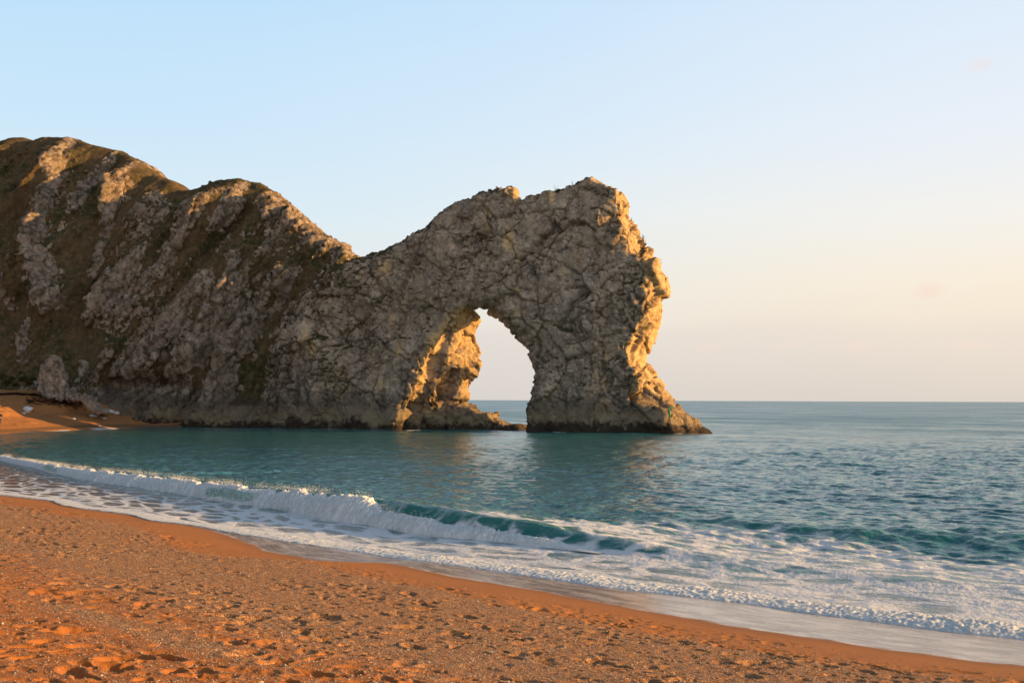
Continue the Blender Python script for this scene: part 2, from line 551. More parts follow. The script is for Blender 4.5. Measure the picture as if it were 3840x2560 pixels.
V, f, n = build_arch()
_t = outline_uz(TOP + [(2326, 690)], 3.0, 0.0)
V2, crack, tone = detail_rock(V, f, n, 100, 1.0, None, np.interp(uw(V[:, 0], V[:, 1])[0], _t[:, 0], _t[:, 1]))
n2 = vert_normals(V2, f)
up = n2[:, 2]
na = fbm(V2 / 3.0, 4, 321)
veg = 0.10 + 0.55 * sstep(0.35, 0.8, up) + 0.18 * crack + 0.30 * na
uu, ww = uw(V2[:, 0], V2[:, 1])
veg += 0.30 * sstep(-16, -36, uu) * sstep(4, 9, V2[:, 2])
veg *= sstep(3, 8, V2[:, 2]) * (1 - 0.7 * sstep(0.2, 0.7, n2 @ np.array([AX[0], AX[1], 0])))
arch_me = make_mesh('rock_arch', V2, f, {'crack': crack, 'veg': veg, 'tone': tone, 'sunlit_ochre': sstep(0.12, 0.6, n @ np.array([AX[0], AX[1], 0])) * sstep(0.8, 2.5, V2[:, 2])})  # last attribute masks faces turned to the sun for the painted gold
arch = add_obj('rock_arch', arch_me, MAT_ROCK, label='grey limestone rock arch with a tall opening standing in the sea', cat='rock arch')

# ------------------------------------------------------------------ the cliff behind the bay
CREST = np.array([(-2200, 640, 250), (-1500, 560, 240), (-900, 520, 230), (-600, 545, 226), (-300, 560, 222), (-100, 548, 219), (0, 530, 218), (50, 514, 218), (90, 514, 218),
                  (118, 524, 217), (150, 512, 216), (200, 508, 215), (255, 514, 214), (330, 536, 212), (420, 557, 210), (470, 578, 208),
                  (520, 600, 206), (535, 625, 205), (565, 660, 204), (590, 655, 203), (615, 668, 202), (640, 672, 201), (675, 711, 200), (720, 708, 199),
                  (780, 690, 197), (840, 673, 195), (905, 670, 194), (960, 684, 193), (1000, 705, 191), (1040, 745, 189), (1060, 770, 188),
                  (1090, 783, 187), (1120, 815, 185), (1150, 848, 184), (1190, 880, 182), (1225, 890, 181), (1255, 915, 180), (1280, 940, 179), (1302, 972, 178),
                  (1340, 1000, 177), (1400, 1100, 175), (1500, 1300, 172)], float)
cp = at_depth(CREST[:, 0], CREST[:, 1], CREST[:, 2])
cu, cw = uw(cp[:, 0], cp[:, 1]); cz = cp[:, 2]
o_ = np.argsort(cu); cu, cw, cz = cu[o_], cw[o_], cz[o_] - 0.1
BU = np.array([-190, -134, -104, -90, -74, -62, -54, -47, -40, -30, -15])
BW = np.array([-40, -22, -12.5, -9.5, -4.0, -2.5, -2.5, 0.5, 3.0, 5.0, 7.0])
# ribs of hard limestone standing out of the turf: photo survey points in (px/1.633), widths in metres
RIBS = [([(168, 322), (152, 375), (128, 440), (116, 500), (117, 560), (112, 640), (107, 715)], 4.5, 0.6, 3.4),
        ([(258, 352), (215, 405), (190, 450), (178, 500)], 3.0, 0.5, 1.4),
        ([(322, 366), (290, 420), (268, 470), (240, 520), (215, 590), (195, 640)], 3.5, 0.6, 1.9),
        ([(562, 425), (545, 455), (520, 495), (495, 545)], 5.0, 0.7, 2.6),
        ([(556, 590), (540, 640), (515, 700), (490, 760), (470, 810), (455, 860)], 3.2, 0.7, 2.1),
        ([(648, 468), (632, 500), (615, 530)], 3.0, 0.6, 1.6),
        ([(185, 830), (182, 860), (180, 900)], 1.5, 0.5, 1.2),
        ([(60, 700), (50, 780), (45, 850)], 1.2, 0.4, 0.7),
        ([(30, 560), (22, 640), (15, 720)], 1.0, 0.4, 0.6),
        ([(690, 620), (650, 680), (600, 740), (570, 820)], 2.0, 0.7, 1.0)]


# smooth turfed gullies between them
GULLIES = [([(262, 360), (238, 420), (215, 490), (192, 580), (172, 680), (155, 780), (143, 850)], 3.4, 3.2),
           ([(690, 610), (655, 680), (615, 760), (575, 850), (545, 930)], 2.2, 1.6),
           ([(440, 430), (400, 520), (365, 600)], 1.8, 0.9),
           ([(60, 420), (45, 540), (40, 660), (60, 790)], 4.0, 1.6),
           ([(590, 500), (550, 560), (520, 600)], 2.4, 1.2)]


def front_uz(pts):
    """place survey points on the mean cliff face"""
    out = []
    for px, py in pts:
        px *= 1.6327; py *= 1.6327
        lo, hi = 140.0, 240.0
        for _ in range(30):
            mid = (lo + hi) / 2
            p = at_depth(px, py, mid)
            u, w = uw(p[0], p[1])
            if w > face_w(np.array([u]), np.array([p[2]]))[0]:
                hi = mid
            else:
                lo = mid
        out.append((u, p[2]))
    return np.array(out)


def face_w(u, z):
    zc = np.interp(u, cu, cz); wc = np.interp(u, cu, cw); wb = np.interp(u, BU, BW)
    s = np.clip(z / zc, -0.1, 1.1)
    return wb + (wc - wb) * np.sign(s) * np.abs(s) ** 1.25


def strat(u, z):
    return u - (0.30 * z + 0.0035 * z * np.abs(z))


def bands(u, z):
    q = strat(u, z)
    a = fbm(np.stack([q / 5.5, z / 60.0, q * 0 + 3], 1), 2, 90)
    b = vnoise(np.stack([q / 2.3, z / 30.0, q * 0 + 9], 1), 95)
    return a, b


def build_cliff():
    hv = 0.42
    u = np.arange(-150, -24, hv); w = np.arange(-32, 62, hv); z = np.arange(-2.0, 59.5, hv)
    U2, Z2 = np.meshgrid(u, z, indexing='ij')
    uf, zf = U2.ravel(), Z2.ravel()
    fw = face_w(uf, zf)
    rib = np.zeros(len(uf)); bare = np.zeros(len(uf))
    for pts, wl, wr, amp in RIBS:
        P = front_uz(pts)
        best = np.full(len(uf), 1e9); sgn = np.zeros(len(uf)); endf = np.ones(len(uf))
        wob = fbm(np.stack([uf / 2.2, zf / 2.2, uf * 0], 1), 3, 9) * 0.9
        for i in range(len(P) - 1):
            a, b = P[i], P[i + 1]
            e = b - a; L = e @ e
            t0 = ((uf - a[0]) * e[0] + (zf - a[1]) * e[1]) / L
            t = np.clip(t0, 0, 1)
            dx = uf - a[0] - t * e[0]; dz = zf - a[1] - t * e[1]
            dd = np.hypot(dx, dz)
            cr = (e[0] * (zf - a[1]) - e[1] * (uf - a[0]))      # >0 right of a line running down
            m = dd < best
            best = np.where(m, dd, best); sgn = np.where(m, np.where(cr > 0, 1, -1), sgn)
        sd = best * sgn + wob
        prof = np.where(sd < 0, np.exp(-(np.minimum(sd, 0) / wl) ** 2), np.exp(-(np.maximum(sd, 0) / wr) ** 2))
        endz = sstep(P[:, 1].min() - 3, P[:, 1].min() + 3, zf) * sstep(P[:, 1].max() + 2.5, P[:, 1].max() - 1, zf)
        rib = np.maximum(rib, amp * prof * endz)
        bare = np.maximum(bare, np.exp(-(sd / (wl * 0.24 + 0.4)) ** 2) * endz)
    # gullies leaning with the strata
    qs = strat(uf, zf)
    ba, bb = bands(uf, zf)
    g = fbm(np.stack([qs / 12.0, zf / 40.0, uf * 0], 1), 2, 21) * 1.2 - 2.6 * ba - 0.7 * bb
    ledge = fbm(np.stack([uf / 16, zf / 4.0, uf * 0 + 5], 1), 3, 33) * 1.1
    gully = 1.5 * np.exp(-((uf + 47 - (zf - 12) * 0.45) / 2.6) ** 2)
    gv_ = np.zeros(len(uf))
    for pts, wd, amp in GULLIES:
        P = front_uz(pts)
        best = np.full(len(uf), 1e9)
        for i in range(len(P) - 1):
            a, b = P[i], P[i + 1]
            e = b - a
            t = np.clip(((uf - a[0]) * e[0] + (zf - a[1]) * e[1]) / (e @ e), 0, 1)
            best = np.minimum(best, np.hypot(uf - a[0] - t * e[0], zf - a[1] - t * e[1]))
        best = best + 0.5 * fbm(np.stack([uf / 1.8, zf / 1.8, uf * 0], 1), 2, 97)
        f_ = np.exp(-(best / wd) ** 2)
        gully = gully + amp * f_
        gv_ = np.maximum(gv_, 4.0 * f_)
    # sea-cut overhang low on the right part
    cave = 3.6 * np.exp(-((zf - 6.6 - 0.03 * (uf + 65)) / 1.5) ** 2) * sstep(-77, -72, uf) * sstep(-57, -62, uf)
    foot = -0.8 * sstep(5.0, 1.5, zf) * sstep(-80, -74, uf) * sstep(-52, -58, uf)
    stri = (1 - np.abs(vnoise(np.stack([qs / 2.6, zf / 26.0, uf * 0], 1), 71))) ** 3 * 2.0 + (1 - np.abs(vnoise(np.stack([qs / 1.2, zf / 16.0, uf * 0], 1), 72))) ** 3 * 0.9
    fw = fw + g + ledge + gully + cave + foot - rib - stri
    fw = fw + (face_w(uf, zf) - fw) * 0.7 * sstep(5.0, 0.5, np.interp(uf, cu, cz) - zf) * sstep(-52, -60, uf)
    fw = fw.reshape(U2.shape)[:, None, :]
    W = w[None, :, None]; Zg = z[None, None, :]
    zc = np.interp(u, cu, cz)[:, None, None]; wc = np.interp(u, cu, cw)[:, None, None]
    top = zc - 0.30 * np.abs(W - wc) * sstep(0, 10, W - wc)
    steep = 0.62
    Fd = smax(((fw - W) * steep).astype(np.float32), (Zg - top).astype(np.float32), 0.6)
    Fd = np.maximum(Fd, (W - (wc + 22)).astype(np.float32))
    Fd = np.maximum(Fd, (u[:, None, None] + 27).astype(np.float32) + 0 * W + 0 * Zg)
    Fd[0] = Fd[-1] = 1; Fd[:, 0] = Fd[:, -1] = 1; Fd[:, :, 0] = Fd[:, :, -1] = 1
    v, fq = surface_nets(Fd, np.array([u[0], w[0], z[0]]), hv)
    from_grid = bare.reshape(U2.shape)
    iu = np.clip(((v[:, 0] - u[0]) / hv).astype(int), 0, len(u) - 1); iz = np.clip(((v[:, 2] - z[0]) / hv).astype(int), 0, len(z) - 1)
    bv = from_grid[iu, iz]; gv = (gv_.reshape(U2.shape))[iu, iz]
    x, y = xy(v[:, 0], v[:, 1])
    V = np.stack([x, y, v[:, 2]], 1)
    return V, fq, vert_normals(V, fq), v, bv, gv


V, f, n, loc, bare, gul = build_cliff()
cs, sn_ = math.cos(0.45), math.sin(0.45)
bed = np.array([[AX[0] * cs, BX[0], AX[0] * sn_], [AX[1] * cs, BX[1], AX[1] * sn_], [-sn_, 0, cs]])
# exposed rock: patches leaning with the strata, more of it to the right and low down
qs = strat(loc[:, 0], loc[:, 2])
ba, bb = bands(loc[:, 0], loc[:, 2])
ex = fbm(np.stack([qs / 2.6, loc[:, 2] / 14.0, loc[:, 1] / 9], 1), 4, 51)
ex2 = fbm(np.stack([loc[:, 0] / 14.0, loc[:, 2] / 4.5, loc[:, 1] / 12], 1), 3, 58)
right = sstep(-100, -76, loc[:, 0])
rocky = 1.1 * ba + 0.35 * bb + 0.35 * ex + 0.55 * ex2 - 0.26 + 0.34 * right + 0.32 * sstep(12, 5, loc[:, 2]) * right - 0.45 * (1 - right)
rocky = rocky - 0.30 * np.clip(gul, 0, 4)
zc_ = np.interp(loc[:, 0], cu, cz)
rocky -= 0.8 * sstep(3.0, 1.0, zc_ - loc[:, 2]) * np.where((loc[:, 0] < -57), 1, -0.5)
d1, c1, r1 = crackle(V, n, 3.0, 207, 0.36, 0.30, 0.10, (1.5, 1.0, 0.5), bed)
d2, c2, r2 = crackle(V, n, 1.25, 211, 0.36, 0.16, 0.18, (1.4, 1.0, 0.6), bed)
blk = 0.55 * (r1 - 0.5) + 0.75 * (r2 - 0.5)
rk = sstep(-0.05, 0.08, rocky + blk * 0.45 + 0.10 * fbm(V / 1.1, 3, 233) - 0.30 * c1 - 0.22 * c2)
rk = np.maximum(rk, sstep(0.30, 0.55, bare + 0.5 * (r2 - 0.5) - 0.25 * c2))
d0 = fbm(V / 7.0, 4, 204) * 0.7
dd = 0.5 * d0 + (0.85 * d1 + 0.8 * d2) * (0.15 + 0.85 * rk) + rk * 0.25 + fbm(V / 1.2, 3, 240) * 0.22
crest_ = sstep(4.0, 0.8, zc_ - loc[:, 2]) * sstep(-52, -60, loc[:, 0])
rk = rk * (1 - 0.75 * crest_ * (1 - sstep(0.35, 0.6, bare)))
dd = dd * (1 - 0.6 * crest_)
V2 = V + n * dd[:, None]
crack = np.clip(np.maximum(c1, c2 * 0.85), 0, 1) * (0.3 + 0.7 * rk)
n2 = vert_normals(V2, f)
veg = 0.95 - 0.95 * rk + 0.40 * crack + 0.3 * sstep(0.45, 0.8, n2[:, 2])
veg *= sstep(2.0, 5.0, V2[:, 2])
cliff_me = make_mesh('cliff', V2, f, {'crack': crack, 'veg': veg, 'tone': r1 * 0.6 + r2 * 0.4})
cliff = add_obj('cliff', cliff_me, MAT_CLIFF, kind='structure')

# ------------------------------------------------------------------ the shore: waterline curves in the beach frame
ES = np.array([0.757, -0.653]); EN = np.array([0.653, 0.757])


def curve(pts):
    P = on_sea(*np.array(pts, float).T)
    s = P[:, 0] * ES[0] + P[:, 1] * ES[1]; nn = P[:, 0] * EN[0] + P[:, 1] * EN[1]
    o = np.argsort(s); s, nn = s[o], nn[o]
    ss = np.linspace(s[0] - 80, s[-1] + 60, 3000)
    sl0 = (nn[4] - nn[0]) / (s[4] - s[0]); sl1 = (nn[-1] - nn[-5]) / (s[-1] - s[-5])
    y = np.interp(ss, s, nn)
    y = np.where(ss < s[0], nn[0] + sl0 * (ss - s[0]), y); y = np.where(ss > s[-1], nn[-1] + sl1 * (ss - s[-1]), y)
    k = np.exp(-np.linspace(-2, 2, 15) ** 2); k /= k.sum()
    y = np.convolve(np.pad(y, 7, mode='edge'), k, 'valid')
    return ss, y


A_PX = [(0, 1853), (107, 1864), (200, 1875), (243, 1899), (357, 1909), (489, 1926), (571, 1950), (720, 1966), (870, 1991), (987, 2006),
        (1200, 2032), (1374, 2053), (1525, 2081), (1780, 2111), (1954, 2135), (2152, 2160), (2303, 2183), (2500, 2201), (2540, 2204),
        (2823, 2232), (3021, 2261), (3248, 2289), (3531, 2325), (3840, 2356)]
W_PX = [(0, 1856), (200, 1880), (300, 1906), (489, 1930), (571, 1953), (720, 1970), (800, 1990), (900, 2022), (1000, 2066), (1200, 2103), (1455, 2110), (1699, 2161), (1885, 2193),
        (2070, 2222), (2256, 2259), (2500, 2303), (2724, 2344), (2908, 2371), (3142, 2406), (3319, 2434), (3461, 2449), (3673, 2480), (3840, 2497)]
B_PX = [(-300, 1690), (0, 1722), (29, 1732), (168, 1761), (229, 1779), (357, 1804), (518, 1825), (700, 1854), (783, 1868), (952, 1894), (1103, 1917),
        (1200, 1940), (1374, 1963), (1571, 1995), (1896, 2030), (2070, 2050), (2210, 2068), (2500, 2097), (2823, 2140), (3177, 2169), (3461, 2194), (3840, 2229)]
CA, CW, CB = curve(A_PX), curve(W_PX), curve(B_PX)


def px_s(px, table):
    t = np.array(table, float)
    py = np.interp(px, t[:, 0], t[:, 1])
    P = on_sea(np.asarray(px, float), py)
    return P[..., 0] * ES[0] + P[..., 1] * ES[1]


def sn(x, y):
    return x * ES[0] + y * ES[1], x * EN[0] + y * EN[1]


def pits(x, y, cell, rmin, rmax, depth, prob, seed):
    out = np.zeros(len(x), np.float32)
    fx = np.floor(x / cell).astype(np.int64); fy = np.floor(y / cell).astype(np.int64)
    zero = np.zeros_like(fx)
    for a in (-1, 0, 1):
        for b in (-1, 0, 1):
            h = _hash(fx + a, fy + b, zero, seed); h2 = _again(h); h3 = _again(h2); h4 = _again(h3); h5 = _again(h4)
            dx = (fx + a + _u(h)) * cell - x; dy = (fy + b + _u(h2)) * cell - y
            an = _u(h3) * 6.283; ca, sa = np.cos(an), np.sin(an)
            R = rmin + (rmax - rmin) * _u(h4)
            p = (dx * ca + dy * sa) / R; q = (-dx * sa + dy * ca) / (R * 0.55)
            r2 = p * p + q * q
            on = (_u(h5) < prob) * (0.5 + _u(_again(h5)))
            out += depth * on * (-np.exp(-r2 * r2 * 0.8) + 0.20 * np.exp(-(np.sqrt(r2) - 1.35) ** 2 / 0.10))
    return out


def shore_rel(x, y):
    s, nn = sn(x, y)
    return s, np.interp(s, *CW) - nn, nn - np.interp(s, *CA), nn - np.interp(s, *CB)


SLOPE = 0.135


def beach_z(x, y, fine=True):
    s, m, na_, nb = shore_rel(x, y)
    z = np.where(m > 0, SLOPE * m, 0.05 * m)
    z = np.where(m < -14, 0.05 * -14 + 0.12 * (m + 14), z)
    z = z - 0.02 * sstep(30, 60, m) * m
    if not fine:
        return z, m
    p3 = np.stack([x, y, np.zeros_like(x)], 1)
    tr = sstep(1.6, 3.6, m + 1.0 * fbm(p3 / 2.5, 2, 400))
    patch = sstep(-0.40, 0.30, fbm(np.stack([s / 3.2, m / 1.4, m * 0], 1), 3, 402))
    amt = tr * (0.30 + 0.70 * patch)
    z = z + amt * pits(x, y, 0.40, 0.10, 0.19, 0.044, 0.75, 410)
    z = z + amt * pits(x + 3.3, y + 1.7, 0.25, 0.04, 0.10, 0.024, 0.80, 411)
    z = z + tr * pits(x + 9.3, y + 4.7, 0.9, 0.14, 0.30, 0.060, 0.40, 415)
    z = z + tr * (0.022 * fbm(p3 / 0.9, 3, 420) + 0.010 * patch * fbm(p3 / 0.17, 3, 421)) + 0.005 * tr * fbm(p3 / 0.05, 3, 423, 0.7)
    return z, m


def beach_material(name, far=False):
    M = Mat(name)
    P = M.n('NewGeometry').outputs['Position']
    m = M.attr('m').outputs['Fac']
    sv = M.attr('shore').outputs['Vector']
    n1 = M.noise(P, 0.35, 4)
    n2 = M.noise(P, 14.0, 4, 0.7)
    n3 = M.noise(P, 60.0, 2, 0.6)
    band = M.noise(M.vmul(sv, (0.10, 0.45, 1)), 1.0, 4, 0.6)
    sand = M.mix(n1, (0.42, 0.150, 0.030), (0.52, 0.200, 0.045))
    sand = M.mix(M.step(n2, 0.35, 0.7, 0, 0.7), sand, (0.36, 0.125, 0.030))
    vo = M.n('TexVoronoi', {'feature': 'F1'}, Vector=P, Scale=62.0)
    vc = M.n('SeparateColor', None, Color=vo.outputs['Color']).outputs[0]
    ramp = M.n('ValToRGB', None, Fac=vc)
    el = ramp.color_ramp.elements
    el[0].position = 0.0; el[0].color = (0.06, 0.040, 0.03, 1)
    el[1].position = 1.0; el[1].color = (0.74, 0.55, 0.36, 1)
    for pos, c in ((0.3, (0.36, 0.145, 0.045, 1)), (0.55, (0.50, 0.23, 0.078, 1)), (0.75, (0.24, 0.18, 0.135, 1)), (0.9, (0.60, 0.37, 0.18, 1))):
        e = el.new(pos); e.color = c
    mw = M.math('ADD', m, M.math('MULTIPLY', M.math('SUBTRACT', band, 0.5), 5.0))
    gmask = M.math('MULTIPLY', M.step(mw, 2.0, 5.0), M.step(mw, 13.0, 7.5))
    gmask = M.math('MAXIMUM', gmask, M.math('MULTIPLY', M.step(band, 0.50, 0.64), M.step(m, 3.0, 5.0, 0, 0.75)))
    gmask = M.math('ADD', gmask, M.math('MULTIPLY', M.step(m, 3, 6), 0.24), clamp=True)
    sand = M.mix(M.step(mw, 8.0, 11.5, 0, 0.6), sand, (0.40, 0.130, 0.025))
    col = M.mix(M.math('MULTIPLY', M.step(M.math('ADD', gmask, M.math('MULTIPLY', M.math('SUBTRACT', M.noise(P, 9.0, 4, 0.7), 0.5), 0.9)), 0.20, 0.80), 0.85), sand, ramp.outputs[0])
    # damp sand towards the water, then the thin sheet of back-wash
    damp = M.step(M.math('ADD', m, M.math('MULTIPLY', M.math('SUBTRACT', n1, 0.5), 1.2)), 1.1, 0.0)
    col = M.mix(M.math('MULTIPLY', damp, 0.55), col, (0.26, 0.115, 0.045))
    film = M.step(M.math('ADD', m, M.math('MULTIPLY', M.math('SUBTRACT', M.noise(M.vmul(sv, (0.8, 1.6, 1)), 1.0, 7, 0.7), 0.5), 0.9)), 0.10, -0.14)
    stre = M.noise(M.vadd(M.vmul(sv, (0.8, 2.4, 1)), M.vmul(M.noisecol(P, 0.7, 3), (1.2, 1.2, 0))), 1.0, 7, 0.72)
    fcol = M.mix(M.step(stre, 0.38, 0.66), (0.25, 0.165, 0.115), (0.66, 0.56, 0.48))
    lace = M.noise(M.vmul(sv, (5, 12, 1)), 1.0, 4, 0.7)
    spk = M.noise(P, 38.0, 3, 0.7)
    fcol = M.mix(M.step(spk, 0.55, 0.75, 0, 0.5), fcol, (0.20, 0.12, 0.075))
    fcol = M.mix(M.step(lace, 0.55, 0.70, 0, 0.65), fcol, (0.86, 0.82, 0.79))
    edge = M.math('MULTIPLY', M.step(m, -0.16, -0.02), M.step(stre, 0.45, 0.6))
    fcol = M.mix(M.math('MULTIPLY', edge, 0.7), fcol, (0.8, 0.76, 0.72))
    col = M.mix(film, col, fcol)
    rough = M.math('SUBTRACT', 0.9, M.math('MULTIPLY', film, 0.68))
    h = M.math('ADD', M.math('MULTIPLY', n2, 0.5), M.math('MULTIPLY', vo.outputs['Distance'], M.math('MULTIPLY', gmask, -0.9)))
    h = M.math('ADD', h, M.math('MULTIPLY', n3, 0.3))
    hs = M.math('SUBTRACT', 1.0, M.math('MULTIPLY', film, 0.9))
    M.bsdf(col, rough, 0.35, M.bump(M.math('MULTIPLY', h, hs), 0.8, 0.02))
    return M.m


MAT_BEACH = beach_material('shingle')
NR, NC = 820, 1500
kk = np.linspace(-0.85, 0.75, NC)
vv = np.concatenate([np.linspace(1.6, 0.42, 30)[:-1], np.linspace(0.42, 0.03, NR - 29)])
Yr = 4.0 / vv
YY, KK = np.meshgrid(Yr, kk, indexing='ij')
bx = (YY * KK).ravel(); by = YY.ravel()
bz, bm_ = beach_z(bx, by)
s_, m_, na_, nb_ = shore_rel(bx, by)
fq = grid_faces(NR, NC)
keep = (m_[fq] > -25).all(1)
fq = fq[keep][:, ::-1]
used = np.unique(fq); remap = np.full(len(bx), -1); remap[used] = np.arange(len(used))
bv = np.stack([bx, by, bz], 1)[used]
beach_me = make_mesh('beach', bv, remap[fq][:, ::-1], {'m': m_[used], 'shore': np.stack([s_, m_, m_ * 0], 1)[used]})
beach = add_obj('beach', beach_me, MAT_BEACH, kind='structure')

# pebbles: nobody could count them
NP = 170000
pk = rng.uniform(-0.62, 0.62, NP); pv = rng.uniform(0.095, 0.46, NP) ** 1.0
py_ = 4.0 / pv; px_ = py_ * pk
pz_, pm_ = beach_z(px_, py_)
ps_ = px_ * ES[0] + py_ * ES[1]
bandp = fbm(np.stack([ps_ / 10.0, pm_ / 2.2, pm_ * 0], 1), 3, 402)
ok = (pm_ > 1.2 + 2.5 * rng.random(NP)) & ((bandp + 0.35 * rng.normal(size=NP) > 0.0) | (rng.random(NP) < 0.30) | ((pm_ > 3) & (pm_ < 10) & (rng.random(NP) < 0.8)))
px_, py_, pz_ = px_[ok], py_[ok], pz_[ok]
n_p = len(px_)
size = 0.0046 * np.exp(rng.normal(0, 0.38, n_p)) * (0.75 + py_ / 22.0)
octa = np.array([(1, 0, 0), (0, 1, 0), (-1, 0, 0), (0, -1, 0), (0, 0, 1), (0, 0, -1)], float)
of = np.array([(0, 1, 4), (1, 2, 4), (2, 3, 4), (3, 0, 4), (1, 0, 5), (2, 1, 5), (3, 2, 5), (0, 3, 5)])
ang = rng.uniform(0, 6.28, n_p)
sc = size[:, None, None] * np.stack([rng.uniform(0.9, 1.6, n_p), rng.uniform(0.7, 1.1, n_p), rng.uniform(0.45, 0.8, n_p)], 1)[:, None, :]
ov = octa[None] * sc * rng.uniform(0.8, 1.2, (n_p, 6, 1))
ca, sa = np.cos(ang)[:, None], np.sin(ang)[:, None]
pv3 = np.stack([ov[:, :, 0] * ca - ov[:, :, 1] * sa + px_[:, None], ov[:, :, 0] * sa + ov[:, :, 1] * ca + py_[:, None],
                ov[:, :, 2] + pz_[:, None] + size[:, None] * 0.25], 2).reshape(-1, 3)
pf3 = (of[None] + 6 * np.arange(n_p)[:, None, None]).reshape(-1, 3)
M = Mat('pebble_stone')
tn = M.attr('tone').outputs['Fac']
rp = M.n('ValToRGB', None, Fac=tn)
el = rp.color_ramp.elements
el[0].color = (0.16, 0.13, 0.11, 1); el[1].color = (0.70, 0.57, 0.43, 1)
for pos, c in ((0.25, (0.34, 0.17, 0.07, 1)), (0.5, (0.50, 0.28, 0.12, 1)), (0.7, (0.40, 0.36, 0.33, 1)), (0.86, (0.62, 0.46, 0.28, 1))):
    e = el.new(pos); e.color = c
M.bsdf(rp.outputs[0], 0.45, 0.5)
peb_me = make_mesh('pebbles', pv3, pf3, {'tone': np.repeat(rng.random(n_p), 6)}, smooth=False)
add_obj('pebbles', peb_me, M.m, kind='stuff', label='small rounded pebbles scattered over the orange beach', cat='pebbles')

# ------------------------------------------------------------------ the far beach below the cliff
SHORE = np.array([(-30, 60), (-50, 76), (-64, 100), (-67, 122), (-64.5, 138), (-62.3, 152), (-61.2, 166), (-56, 172), (-49, 173.5), (-36, 178)], float)


def far_rel(x, y):
    best = np.full(len(x), 1e9); sg = np.zeros(len(x)); al = np.zeros(len(x)); L0 = 0
    for i in range(len(SHORE) - 1):
        a, b = SHORE[i], SHORE[i + 1]
        e = b - a; L = math.hypot(*e)
        t = np.clip(((x - a[0]) * e[0] + (y - a[1]) * e[1]) / L ** 2, 0, 1)
        dx, dy = x - a[0] - t * e[0], y - a[1] - t * e[1]
        d = np.hypot(dx, dy); c = e[0] * dy - e[1] * dx
        mm = d < best
        best = np.where(mm, d, best); sg = np.where(mm, np.sign(c), sg); al = np.where(mm, L0 + t * L, al)
        L0 += L
    return best * sg, al


def far_beach_z(x, y):
    d, al = far_rel(x, y)
    p3 = np.stack([x, y, x * 0], 1)
    dd = d + 0.8 * fbm(p3 / 9, 2, 501)
    z = np.where(dd > 0, 0.24 * dd, 0.12 * dd) + 0.8 * sstep(8, 11, dd)
    z = np.minimum(z, 5.3 + 0.02 * dd)
    z = z + sstep(1, 4, d) * (0.16 * fbm(p3 / 2.0, 3, 502) + 0.10 * fbm(p3 / 0.7, 2, 503))
    z = z - 0.5 * sstep(0.1, 0.5, fbm(np.stack([al / 3.5, d / 1.6, d * 0], 1), 3, 505)) * sstep(8, 9.5, d) * sstep(15, 12, d)
    return z, d, al


gx = np.arange(-150, -40, 0.33); gy = np.arange(60, 205, 0.33)
X, Y = np.meshgrid(gx, gy, indexing='ij'); X = X.ravel(); Y = Y.ravel()
Z, D, AL = far_beach_z(X, Y)
fq = grid_faces(len(gx), len(gy))
fq = fq[(D[fq] > -8).all(1) & (Z[fq] > -2).all(1)]
used = np.unique(fq); remap = np.full(len(X), -1); remap[used] = np.arange(len(used))
M = Mat('far_shingle')
P = M.n('NewGeometry').outputs['Position']
m = M.attr('m').outputs['Fac']
col = M.mix(M.noise(P, 0.5, 5), (0.40, 0.165, 0.055), (0.54, 0.24, 0.08))
col = M.mix(M.step(M.noise(P, 2.5, 4, 0.7), 0.45, 0.7, 0, 0.6), col, (0.22, 0.12, 0.065))
wet = M.math('MULTIPLY', M.step(m, 2.6, 1.6), M.step(m, 0.25, 0.8))
col = M.mix(M.math('MULTIPLY', wet, 0.75), col, (0.17, 0.10, 0.055))
fm = M.step(M.math('ADD', m, M.math('MULTIPLY', M.noise(P, 0.5, 4), 0.9)), 0.62, 0.35)
col = M.mix(M.math('MULTIPLY', fm, M.step(M.noise(P, 0.15, 2), 0.42, 0.55)), col, (0.75, 0.72, 0.70))
M.bsdf(col, 0.9, 0.2, M.bump(M.noise(P, 3.0, 5, 0.7), 0.6, 0.15))
far_me = make_mesh('far_beach', np.stack([X, Y, Z], 1)[used], remap[fq], {'m': D[used]})
far = add_obj('far_beach', far_me, M.m, kind='structure')

# ------------------------------------------------------------------ the sea
H_PX = np.array([(-400, .25), (0, .34), (179, .42), (457, .64), (700, .66), (1000, .74), (1300, .84), (1450, .80), (1653, .74), (1896, .58),
                 (2100, .42), (2300, .30), (2540, .17), (3000, .10), (3840, .08), (4200, .08)])
HS = px_s(H_PX[:, 0], B_PX)


def wave_h(s):
    return np.interp(s, HS, H_PX[:, 1])


_r = np.random.default_rng(3)
WAVES = []
for i in range(90):
    lam = 0.45 * (60.0 ** (i / 89.0))
    th = math.atan2(-EN[1], -EN[0]) + _r.normal(0, 0.55 if lam < 8 else 0.35)
    WAVES.append((lam, th, _r.uniform(0, 6.283), (0.0080 if lam < 1.6 else 0.0042 if lam < 3 else 0.0030 if lam < 9 else 0.0018) * lam ** 0.86))


def ripples(x, y, spacing, off):
    z = np.zeros(len(x))
    for lam, th, ph, a in WAVES:
        k = 6.2832 / lam
        fade = np.clip((lam / spacing - 1.3) / 1.5, 0, 1)
        if lam > 2.5:
            fade = fade * (0.30 + 0.70 * off)
        else:
            fade = fade * (1 + 0.6 * off)
        p = k * (x * math.cos(th) + y * math.sin(th)) + ph
        z += a * fade * (np.sin(p) + 0.25 * np.cos(2 * p))
    return z


